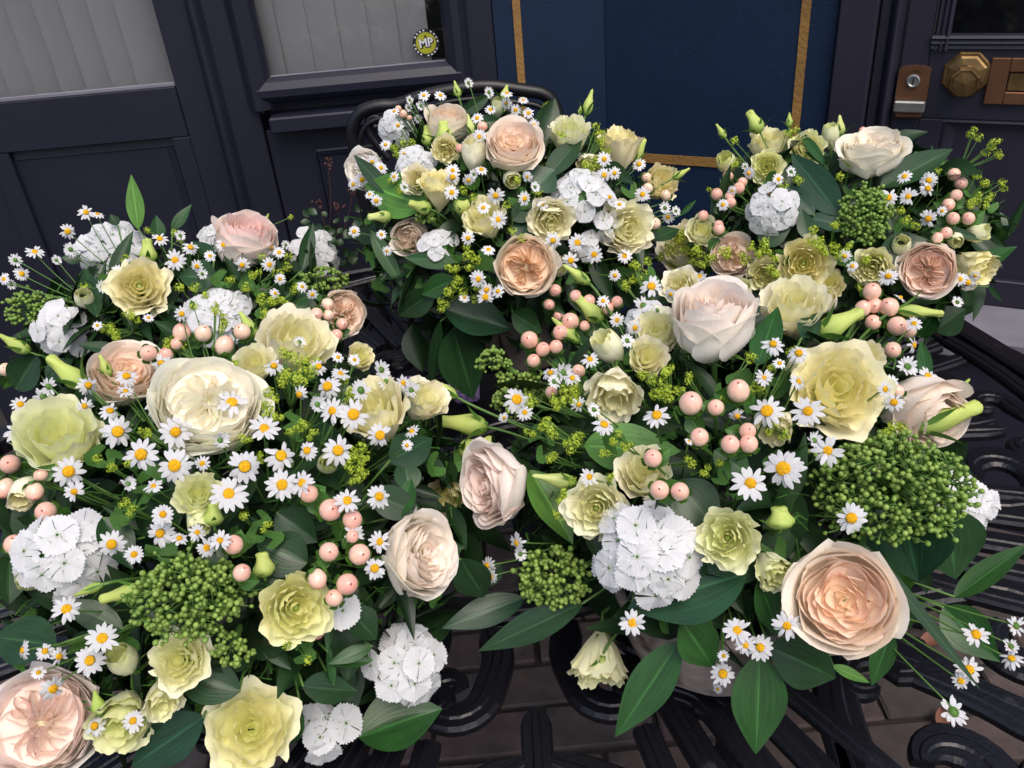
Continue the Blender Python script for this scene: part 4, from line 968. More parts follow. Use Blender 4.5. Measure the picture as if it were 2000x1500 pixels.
for k, (bx_, by_) in BOWLAT.items():
    b = tag(ob('flower_bowl', BOWL), BL_LAB[k], 'bowl', 'stone bowls of flowers on the table'); b.location = (bx_, by_, TZ + .004); b.rotation_euler.z = ord(k)
    c, rr = MOUND[k]; c = Vector(c)
    fm = MB(); fm.lathe([(.001, .0), (.055, .0), (.07, .02), (.08, .07), (.07, .10), (.001, .11)], 20); o = ob('foam', fm.mesh('foam', MT['foam']), b); o.matrix_basis = Matrix.Translation((0, 0, .012))
    rl = random.Random(ord(k)); mb = MB(); mc = MB()
    cz = Vector((bx_, by_, TZ + .13))
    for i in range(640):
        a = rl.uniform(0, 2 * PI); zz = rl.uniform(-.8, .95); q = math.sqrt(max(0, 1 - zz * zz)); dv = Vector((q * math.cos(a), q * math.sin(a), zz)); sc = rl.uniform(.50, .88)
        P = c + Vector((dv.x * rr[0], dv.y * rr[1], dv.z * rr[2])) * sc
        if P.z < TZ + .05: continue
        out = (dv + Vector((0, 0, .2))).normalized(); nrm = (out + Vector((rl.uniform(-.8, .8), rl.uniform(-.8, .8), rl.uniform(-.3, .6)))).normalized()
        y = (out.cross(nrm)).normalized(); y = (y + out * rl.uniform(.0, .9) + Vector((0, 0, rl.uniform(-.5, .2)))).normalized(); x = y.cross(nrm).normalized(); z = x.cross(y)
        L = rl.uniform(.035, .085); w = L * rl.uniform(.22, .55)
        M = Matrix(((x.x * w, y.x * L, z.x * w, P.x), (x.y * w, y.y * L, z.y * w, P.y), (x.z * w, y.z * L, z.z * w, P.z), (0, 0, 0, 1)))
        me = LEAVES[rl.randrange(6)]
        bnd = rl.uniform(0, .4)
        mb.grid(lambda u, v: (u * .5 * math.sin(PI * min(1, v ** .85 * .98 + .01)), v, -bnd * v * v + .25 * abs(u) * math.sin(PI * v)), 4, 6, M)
    for i in range(260):
        a = rl.uniform(0, 2 * PI); zz = rl.uniform(-.2, .98); q = math.sqrt(max(0, 1 - zz * zz)); dv = Vector((q * math.cos(a), q * math.sin(a), zz)); sc = rl.uniform(.86, .97)
        P = c + Vector((dv.x * rr[0], dv.y * rr[1], dv.z * rr[2])) * sc
        mid = P.lerp(cz, .45) + Vector((rl.uniform(-.02, .02), rl.uniform(-.02, .02), rl.uniform(-.01, .01)))
        if i % 3 == 0: mc.tube(bez(P, mid, cz, 4), .0008, 4)
        for s_ in range(9):   # feathery leaflets
            e = P.lerp(mid, s_ * .07) ; d2 = Vector((rl.uniform(-1, 1), rl.uniform(-1, 1), rl.uniform(-.2, 1))).normalized() * rl.uniform(.008, .020); w_ = d2.cross(Vector((rl.uniform(-1, 1), .3, .4))).normalized() * .0011
            mc.add([e - w_, e + w_, e + d2 + w_ * .4, e + d2 - w_ * .4], [(0, 1, 2, 3)])
    for i in range(90):   # small lobed leaves near the surface
        a = rl.uniform(0, 2 * PI); zz = rl.uniform(-.1, .98); q = math.sqrt(max(0, 1 - zz * zz)); dv = Vector((q * math.cos(a), q * math.sin(a), zz)); sc = rl.uniform(.82, .95)
        P = c + Vector((dv.x * rr[0], dv.y * rr[1], dv.z * rr[2])) * sc; me = SERR[i % 2]
        K = frame(P, dv + Vector((rl.uniform(-.8, .8), rl.uniform(-.8, .8), .2)), roll=rl.uniform(0, 6), s=rl.uniform(.012, .026))
        mc.add([v.co for v in me.vertices], [tuple(p.vertices) for p in me.polygons], None, K)
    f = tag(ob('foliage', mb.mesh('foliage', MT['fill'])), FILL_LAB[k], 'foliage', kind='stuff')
    f2 = tag(ob('foliage', mc.mesh('foliage', MT['serr'], False)), FILL_LAB[k].replace('dark green leaves and feathery stems', 'feathery fresh green leaflets').replace('dark green leaves', 'feathery fresh green leaflets'), 'foliage', kind='stuff')
# ================================================================ THE FLOWERS, bowl by bowl
CRM = (.86, .76, .58); IV = (.88, .82, .70); PCH = (.90, .52, .34); PK = (.88, .60, .52); BLU = (.87, .72, .64); APR = (.90, .62, .42)
rose(1395, 640, 84, 'cup', (.0, -.80), 'A', (.87, .78, .66), (.90, .72, .62), 'tall blush white rose standing upright behind the front berries', 'the tall blush rose', .03, 0)
rose(975, 942, 84, 'deep', (-.80, .18), 'A', (.88, .76, .66), (.88, .58, .50), 'pale pink rose turned sideways in the gap between the two front bowls', 'the sideways pink rose', .03, 0)
rose(1650, 1172, 110, 'deep', (.02, .06), 'A', (.88, .74, .57), (.92, .50, .31), 'big wide open peach rose low at the front edge, beside the broad leaves', 'the big peach rose', .05, 1, rot=.5)
rose(1800, 800, 76, 'cup', (.55, .35), 'A', (.78, .64, .50), (.80, .62, .50), 'beige rose seen from behind, half hidden past the yellow lisianthus near the open table scrolls', 'the beige rose', -.02, 1)
rose(405, 800, 110, 'quart', (.08, -.54), 'B', (.86, .84, .62), (.93, .85, .66), 'largest cream rose with daisies crossing in front of it', 'the large cream rose', .03, 0)
rose(243, 735, 72, 'deep', (.05, -.58), 'B', (.86, .76, .58), (.90, .54, .38), 'apricot centred rose half hidden behind the largest cream rose', 'the apricot rose', .0, 2)
rose(812, 1085, 86, 'deep', (.76, -.08), 'B', (.88, .80, .64), (.88, .68, .58), 'cream rose turned aside with one drooping outer petal, low between the bowls', 'the drooping cream rose', .03, 1)
rose(85, 1412, 112, 'quart', (-.30, .0), 'B', (.85, .74, .68), (.90, .66, .58), 'dusky pink rose in the bottom corner behind a trailing daisy spray', 'the dusky pink rose', .04, 1)
rose(480, 478, 60, 'cup', (.10, -.78), 'E', (.87, .72, .62), (.88, .54, .52), 'pink topped pale rose with daisies in front, against the navy post', 'the pink topped rose', .01, 0)
rose(666, 612, 50, 'quart', (.45, .08), 'E', (.86, .74, .58), (.90, .62, .46), 'small peach rose behind a clump of pink berries beside dark table scrolls', 'the small peach rose', .01, 2)
rose(874, 250, 42, 'cup', (.05, -.75), 'C', (.84, .76, .54), (.88, .66, .48), 'cream rose at the top of the tall arrangement, in front of the chair back', 'the top cream rose', .0, 1)
rose(1003, 290, 60, 'deep', (.02, -.62), 'C', (.87, .72, .55), (.90, .58, .42), 'peach rose opening upward near the top of the tall arrangement', 'the upper peach rose', .02, 0)
rose(1027, 520, 63, 'quart', (.02, .04), 'C', (.87, .78, .58), (.92, .56, .34), 'round quartered peach rose facing outward low on the tall arrangement', 'the quartered peach rose', .03, 2)
rose(714, 332, 42, 'quart', (-.5, .0), 'C', (.84, .80, .72), (.84, .80, .72), 'ivory rose beside the chair scroll with small daisies over it', 'the ivory rose', -.02, 2)
rose(802, 462, 36, 'cup', (-.2, .2), 'C', (.72, .62, .46), (.78, .60, .46), 'shade-tinted cream rose tucked behind leaves low on the tall arrangement', 'the shade-tinted cream rose', -.03, 0)  # cream bloom; its shade is put into darker beige petal colours
rose(1703, 306, 66, 'deep', (.05, -.80), 'D', (.84, .79, .58), (.89, .76, .60), 'cream rose standing above the skimmia ball before the door', 'the upright cream rose', .02, 1)
rose(1813, 527, 56, 'quart', (-.05, .12), 'D', (.88, .74, .60), (.92, .56, .42), 'peach quartered rose beneath the brass-knob door, by a yellow trumpet bloom', 'the door side peach rose', .03, 1)
rose(1430, 500, 44, 'quart', (.0, -.1), 'D', (.84, .66, .50), (.84, .62, .48), 'faded peach ruffled rose behind lime froth in the middle', 'the faded peach rose', -.01, 0)

YC = (.82, .74, .38); YL = (.82, .70, .28); CG = (.66, .72, .30); PG = (.76, .77, .46); CY_ = (.85, .78, .52); GY = (.56, .64, .18)
fy = 'frilly pale yellow lisianthus'; fc = 'ruffled cream lisianthus'; fg = 'greenish cream lisianthus'
for a in [
 # C
 (1112, 272, 44, 'side', (.08, -.72), 'C', PG, 'pale yellow cupped lisianthus'), (1210, 298, 46, 'side', (.05, -.90), 'C', (.80, .66, .30), 'apricot yellow upright lisianthus'), (1283, 362, 40, 'side', (.55, -.35), 'C', (.80, .66, .32), fy),
 (1075, 430, 50, 'open', (.15, .30), 'C', CY_, fc), (1222, 446, 60, 'open', (.40, -.05), 'C', CY_, fc), (948, 432, 44, 'side', (-.25, -.60), 'C', YC, fy), (856, 374, 40, 'side', (.0, -.85), 'C', YL, 'bright yellow frilly lisianthus'),
 (926, 306, 36, 'half', (.0, -.8), 'C', CY_, 'pale half open lisianthus'), (870, 292, 30, 'open', (.0, .2), 'C', YC, fy), (815, 352, 32, 'open', (-.1, -.2), 'C', (.8, .7, .45), fc), (975, 215, 24, 'half', (.1, -.8), 'C', CG, 'pale half open lisianthus'), (1150, 320, 30, 'side', (.1, .5), 'C', CY_, fc),
 (1345, 492, 58, 'side', (-.35, -.55), 'C', CY_, 'large ruffled cream lisianthus'),
 # D
 (1502, 294, 42, 'side', (.1, -.75), 'D', YC, fy), (1497, 325, 36, 'open', (.0, -.1), 'D', (.74, .76, .32), fg), (1420, 320, 28, 'half', (-.2, -.5), 'D', CG, fg), (1577, 288, 38, 'open', (.1, -.4), 'D', (.74, .74, .34), fy), (1622, 270, 26, 'half', (.0, -.85), 'D', CG, 'small greenish lisianthus'),
 (1570, 514, 54, 'open', (.05, .0), 'D', (.82, .72, .30), 'bright yellow frilly lisianthus'), (1705, 522, 42, 'open', (-.25, .25), 'D', (.74, .70, .32), fy), (1492, 536, 38, 'open', (-.1, .1), 'D', (.78, .74, .36), fy), (1898, 518, 42, 'side', (.65, .35), 'D', YL, 'yellow trumpet lisianthus'), (1865, 468, 22, 'half', (.2, .3), 'D', PG, 'small greenish lisianthus'), (1905, 456, 26, 'half', (.75, -.15), 'D', CG, 'small greenish lisianthus'),
 # A
 (1550, 612, 70, 'side', (.15, -.62), 'A', CY_, 'large ruffled cream lisianthus'), (1632, 762, 100, 'open', (.28, -.22), 'A', (.86, .76, .38), 'largest yellow frilly lisianthus'), (1192, 682, 42, 'half', (-.45, -.62), 'A', PG, 'pale green half open lisianthus'), (1200, 762, 58, 'side', (-.05, .65), 'A', CY_, fc),
 (1285, 655, 50, 'side', (-.05, -.5), 'A', (.80, .76, .50), fc), (1165, 992, 66, 'open', (-.12, .12), 'A', (.83, .80, .50), fc), (1258, 928, 58, 'side', (-.1, -.40), 'A', (.83, .78, .52), fc), (876, 968, 46, 'side', (-.2, .35), 'A', (.76, .70, .36), 'olive cream nodding lisianthus'),
 (1422, 1050, 66, 'open', (-.15, .05), 'A', (.72, .76, .36), fg), (1508, 1110, 44, 'side', (.4, .5), 'A', (.70, .74, .36), fg), (1172, 1282, 58, 'side', (-.05, .88), 'A', (.80, .78, .34), 'bell shaped lisianthus hanging downward'), (1610, 590, 34, 'half', (.1, -.5), 'A', CY_, fc), (1520, 830, 40, 'side', (-.5, .5), 'A', (.82, .74, .38), fy),
 # E / B
 (273, 560, 60, 'open', (-.12, -.20), 'E', (.84, .74, .40), fy), (572, 682, 78, 'side', (.25, -.60), 'B', CY_, 'large ruffled cream lisianthus'), (118, 862, 86, 'side', (-.18, -.50), 'B', (.72, .76, .42), 'large greenish cream lisianthus'), (738, 812, 68, 'side', (-.30, -.62), 'B', (.80, .71, .38), fy), (824, 790, 48, 'side', (.45, -.55), 'B', CY_, fc),
 (388, 968, 52, 'open', (-.1, -.35), 'B', (.72, .76, .36), fg), (390, 1010, 36, 'half', (.0, .7), 'B', CG, 'small greenish lisianthus'), (576, 1186, 76, 'open', (.22, .12), 'B', (.76, .75, .28), 'twisted yellow green lisianthus'), (241, 1290, 42, 'half', (-.35, -.35), 'B', CG, 'small greenish lisianthus'), (352, 1290, 62, 'open', (-.25, .05), 'B', (.80, .79, .42), fc),
 (240, 1400, 66, 'side', (-.25, .45), 'B', (.70, .75, .34), 'green cream cupped lisianthus'), (492, 1424, 92, 'open', (.0, .0), 'B', (.84, .80, .38), 'large ruffled yellow lisianthus at the front'), (315, 1362, 40, 'side', (.1, .6), 'B', (.80, .78, .42), fc), (50, 960, 40, 'half', (-.3, .5), 'B', CY_, fc),
 (1330, 560, 40, 'open', (-.2, -.3), 'A', CY_, fc), (1262, 700, 44, 'side', (.2, -.3), 'A', CY_, fc), (1445, 575, 34, 'half', (.1, -.6), 'A', PG, fc), (1690, 700, 36, 'side', (.4, -.2), 'A', CY_, fc), (1700, 905, 30, 'half', (0, -.4), 'A', PG, fc), (500, 715, 44, 'side', (.0, -.5), 'B', CY_, fc), (640, 905, 30, 'half', (.1, -.2), 'B', CG, 'small greenish lisianthus'),
 (165, 585, 26, 'half', (-.1, -.5), 'E', PG, fc), (700, 700, 30, 'side', (.4, -.4), 'B', YC, fy), (1370, 455, 34, 'side', (.1, -.5), 'D', PG, fc), (1615, 560, 36, 'side', (.1, -.5), 'D', YC, fy), (1760, 480, 26, 'half', (.1, -.4), 'D', PG, fc), (1090, 520, 30, 'half', (.2, -.2), 'C', PG, fc), (1000, 350, 26, 'half', (.1, .3), 'C', PG, fc), (60, 1130, 34, 'half', (-.3, .1), 'B', CG, 'small greenish lisianthus'),
]: lis(*a, lift={'open': .015, 'side': .0, 'half': .005}[a[3]])

gb = 'pointed lime green lisianthus bud'; hb = 'swollen half open lime lisianthus bud'; sb = 'slim green lisianthus bud'
LG = (.55, .66, .17); LY = (.66, .72, .26); DG = (.42, .56, .12)
for a in [
 (897, 192, 888, 160, 15, 'C', LG, gb), (1143, 228, 1156, 178, 20, 'C', LG, gb), (1060, 243, 1060, 210, 18, 'C', LG, gb), (924, 268, 914, 226, 17, 'C', LY, gb), (983, 200, 990, 168, 20, 'C', LG, gb), (874, 232, 873, 217, 8, 'C', DG, sb), (1312, 350, 1345, 330, 15, 'C', LG, gb),
 (845, 410, 802, 398, 28, 'C', LG, hb), (885, 408, 915, 398, 30, 'C', GY, hb), (768, 422, 722, 424, 24, 'C', LY, hb), (835, 288, 834, 248, 24, 'C', LG, hb), (868, 284, 866, 240, 34, 'C', LG, hb), (1132, 225, 1134, 208, 9, 'C', DG, sb), (1240, 320, 1258, 275, 18, 'C', LG, hb),
 (1418, 272, 1400, 244, 14, 'D', LG, gb), (1486, 262, 1464, 220, 30, 'D', LG, hb), (1541, 250, 1542, 222, 14, 'D', DG, gb), (1642, 268, 1640, 228, 20, 'D', LY, gb), 
 (1590, 655, 1678, 612, 46, 'A', LG, hb), (1748, 605, 1835, 612, 26, 'A', GY, hb), (1780, 838, 1905, 796, 52, 'A', LG, hb), (1862, 770, 1892, 742, 17, 'A', DG, gb), (1178, 632, 1128, 582, 34, 'A', LG, hb), (1135, 672, 1082, 624, 24, 'A', LG, gb), (1155, 556, 1104, 520, 22, 'A', LG, gb),
 (895, 778, 850, 745, 22, 'A', LG, gb), (958, 835, 862, 822, 44, 'A', LG, hb), (890, 886, 958, 862, 40, 'A', GY, hb), (1130, 944, 1046, 930, 30, 'A', LY, gb), (1178, 1276, 1172, 1322, 32, 'A', LY, hb), (1526, 1036, 1522, 992, 56, 'A', LG, hb),
 (172, 762, 100, 702, 40, 'B', LG, hb), (215, 738, 196, 696, 22, 'B', LG, gb), (62, 690, 2, 656, 28, 'E', LG, gb), (290, 518, 288, 470, 34, 'E', LG, hb), (500, 660, 470, 612, 28, 'B', LG, gb), (284, 1148, 202, 1170, 36, 'B', LG, hb), (205, 1140, 148, 1162, 20, 'B', DG, gb),
 (518, 1130, 512, 1082, 44, 'B', GY, hb), (418, 1030, 416, 985, 40, 'B', LG, hb), (196, 1400, 186, 1352, 28, 'B', DG, gb), (20, 722, 40, 700, 14, 'E', LG, sb), (518, 432, 524, 418, 8, 'E', DG, sb),
]: bud(*a, lift=.012, op=1 if a[7] == hb else 0)

sw = 'domed white sweet william head'
sweet(218, 480, 66, 'E', (-.1, -.35), 26, 20, sw, land='the broad white head')
sweet(412, 458, 30, 'E', (-.3, -.4), 9, 14, 'small white sweet william head')
sweet(628, 488, 52, 'E', (.55, -.35), 20, 17, sw)
sweet(432, 608, 66, 'E', (.0, -.35), 24, 22, sw, lift=.01)
sweet(112, 645, 54, 'E', (-.25, .0), 16, 22, sw, lift=.01)
sweet(770, 248, 34, 'C', (-.2, -.1), 16, 13, sw)
sweet(812, 325, 41, 'C', (-.1, -.1), 24, 13, sw, lift=.01, land='the round white head')
sweet(1137, 368, 60, 'C', (.05, -.55), 15, 23, 'large white sweet william head', lift=.03, land='the flat white head')
sweet(852, 478, 38, 'C', (-.1, -.3), 13, 16, sw)
sweet(1185, 442, 26, 'C', (.2, .0), 3, 19, 'three loose white sweet william florets', lift=.015)
sweet(1150, 485, 26, 'C', (.1, .1), 3, 18, 'three loose white sweet william florets')
sweet(1507, 412, 52, 'D', (.0, -.05), 20, 18, sw, lift=.02, land='the white head by the dark leaves')
sweet(1262, 1075, 102, 'A', (.0, -.05), 18, 38, 'large white sweet william head', lift=.03, land='the big white head')
sweet(1905, 985, 60, 'A', (.55, .05), 12, 30, sw, lift=-.02)
sweet(1262, 625, 42, 'A', (-.1, -.3), 8, 20, 'loose white sweet william head')
sweet(1560, 1000, 1, 'A', (0, 0), 1, 1, 'x') if False else None
sweet(112, 1085, 92, 'B', (-.30, .05), 15, 38, 'large white sweet william head', lift=.02, land='the toothed white head')
sweet(796, 1300, 74, 'B', (.2, .05), 14, 32, sw, lift=.02, land='the lower white head')
sweet(640, 1425, 56, 'B', (.05, .2), 6, 34, 'white sweet william head with only a few florets open', lift=.02)
sweet(668, 1192, 32, 'B', (.3, .1), 1, 34, 'single white sweet william floret', bract=False, lift=.01)

sk = 'green skimmia head of tiny round buds'
skimmia(1742, 948, 158, 118, 'A', (.05, -.12), 620, 'largest ' + sk, 6.8, 'the largest skimmia head', .03)
skimmia(1075, 1132, 82, 68, 'A', (-.25, .12), 230, sk, 6.5, 'the lower skimmia head', .02)
skimmia(372, 1165, 118, 92, 'B', (-.0, .0), 440, 'large ' + sk, 6.5, 'the big skimmia head', .035)
skimmia(455, 1272, 44, 34, 'B', (.1, .3), 75, 'small ' + sk, 6.2, None, .01)
skimmia(962, 702, 40, 26, 'A', (-.2, .1), 90, 'small ' + sk, 4.6, None, .01)
skimmia(1005, 772, 58, 52, 'A', (-.3, .1), 190, sk, 5.0, None, .0)
skimmia(1690, 418, 56, 60, 'D', (.05, -.05), 290, sk, 4.9, 'the skimmia ball', .02)
skimmia(62, 602, 62, 38, 'E', (-.2, .0), 190, sk, 4.3, None, .0)
skimmia(120, 620, 40, 30, 'E', (.0, .1), 90, 'small ' + sk, 4.3, None, -.01)
skimmia(634, 544, 50, 26, 'E', (.1, -.1), 120, sk, 4.3, None, .015)
skimmia(830, 425, 26, 12, 'C', (.0, .1), 40, 'small ' + sk, 4.0, None, -.005)

# hypericum berries
berries([(355, 650, 18), (397, 652, 17), (438, 676, 19)], 'B', None, .03, (0, -.8))
berries([(473, 648, 17)], 'B', None, .04, (0, -.8))
berries([(290, 690, 17), (325, 693, 14), (345, 672, 12)], 'B', None, .03)
berries([(640, 594, 13), (618, 613, 13), (641, 616, 12), (628, 638, 13), (668, 633, 13), (657, 655, 13), (605, 655, 11)], 'E', None, .06, (.2, .1))
berries([(942, 248, 11), (968, 249, 9), (898, 290, 9), (922, 275, 8)], 'C', .1, .02)
berries([(778, 213, 7), (787, 223, 9), (800, 231, 6)], 'C', .6, .01)
berries([(1262, 347, 11), (1265, 368, 11), (1300, 382, 11), (1278, 437, 13)], 'C', 1.0, .02)
berries([(1084, 567, 13, (.1, 0)), (1072, 595, 12, (.1, .1)), (1091, 617, 11)], 'C', .25, .03)
berries([(1034, 664, 18, (-.2, -.2)), (1060, 683, 15), (1086, 678, 14), (1042, 705, 14)], 'A', .2, .02)
berries([(1114, 628, 18), (1095, 650, 16), (1142, 637, 11), (1124, 578, 12), (1150, 588, 13), (1186, 603, 13), (1205, 590, 12)], 'A', .25, .01)
berries([(1130, 725, 14), (1077, 766, 13)], 'A', .4, .01)
berries([(1422, 345, 11), (1450, 356, 10), (1443, 368, 12), (1400, 380, 12), (1425, 384, 10), (1427, 396, 11)], 'D', .2, .02)
berries([(1373, 422, 11), (1403, 440, 10), (1404, 448, 12)], 'D', .2, .02)
berries([(1863, 341, 13), (1877, 358, 13), (1867, 382, 12), (1852, 400, 13)], 'D', .35, .02, (.1, -.3))
berries([(1861, 427, 13), (1891, 427, 13), (1848, 455, 12), (1831, 465, 11)], 'D', .3, .02)
berries([(1685, 256, 8)], 'D', 0, 0); berries([(1495, 378, 9)], 'D', 0, 0)
berries([(1703, 570, 18), (1685, 603, 16), (1708, 597, 16), (1737, 600, 19), (1705, 630, 16)], 'A', .35, .02, (.1, -.5))
berries([(1752, 637, 20), (1773, 645, 17), (1743, 684, 17), (1682, 705, 14)], 'A', .4, .02, (.1, -.4))
berries([(1442, 764, 23, (0, -.6)), (1349, 788, 24, (.1, -.5)), (1398, 796, 17)], 'A', .5, .05)
berries([(1366, 854, 19, (0, -.5)), (1426, 868, 19, (0, -.5)), (1462, 867, 19, (0, -.5)), (1460, 842, 17)], 'A', .3, .05)
berries([(1275, 895, 19, (0, -.3)), (1288, 957, 20, (0, -.1)), (1328, 960, 19, (0, -.1))], 'A', .35, .05)
berries([(1722, 772, 16), (1752, 765, 14)], 'A', .4, .01)
berries([(603, 964, 19), (645, 996, 23, (.2, -.1)), (660, 988, 16)], 'B', .25, .04)
berries([(688, 1015, 20, (.25, -.1)), (688, 1048, 13)], 'B', .15, .04)
berries([(642, 1078, 20, (.1, 0)), (702, 1083, 22, (.3, 0)), (620, 1130, 19, (.1, .8)), (653, 1168, 18)], 'B', .45, .04)
berries([(678, 1141, 22, (.3, 0))], 'B', 0, .045)
berries([(456, 1064, 20, (-.1, -.25)), (472, 1119, 18)], 'B', .2, .04); berries([(618, 1228, 19, (0, .8))], 'B', .1, .0)
berries([(20, 907, 20), (10, 953, 20, (-.2, .7)), (68, 960, 18, (0, .7)), (80, 928, 14)], 'B', .4, .01)
berries([(90, 1000, 21, (-.3, -.1)), (28, 1064, 20)], 'B', .3, .0); berries([(12, 722, 14)], 'E', .9, 0)

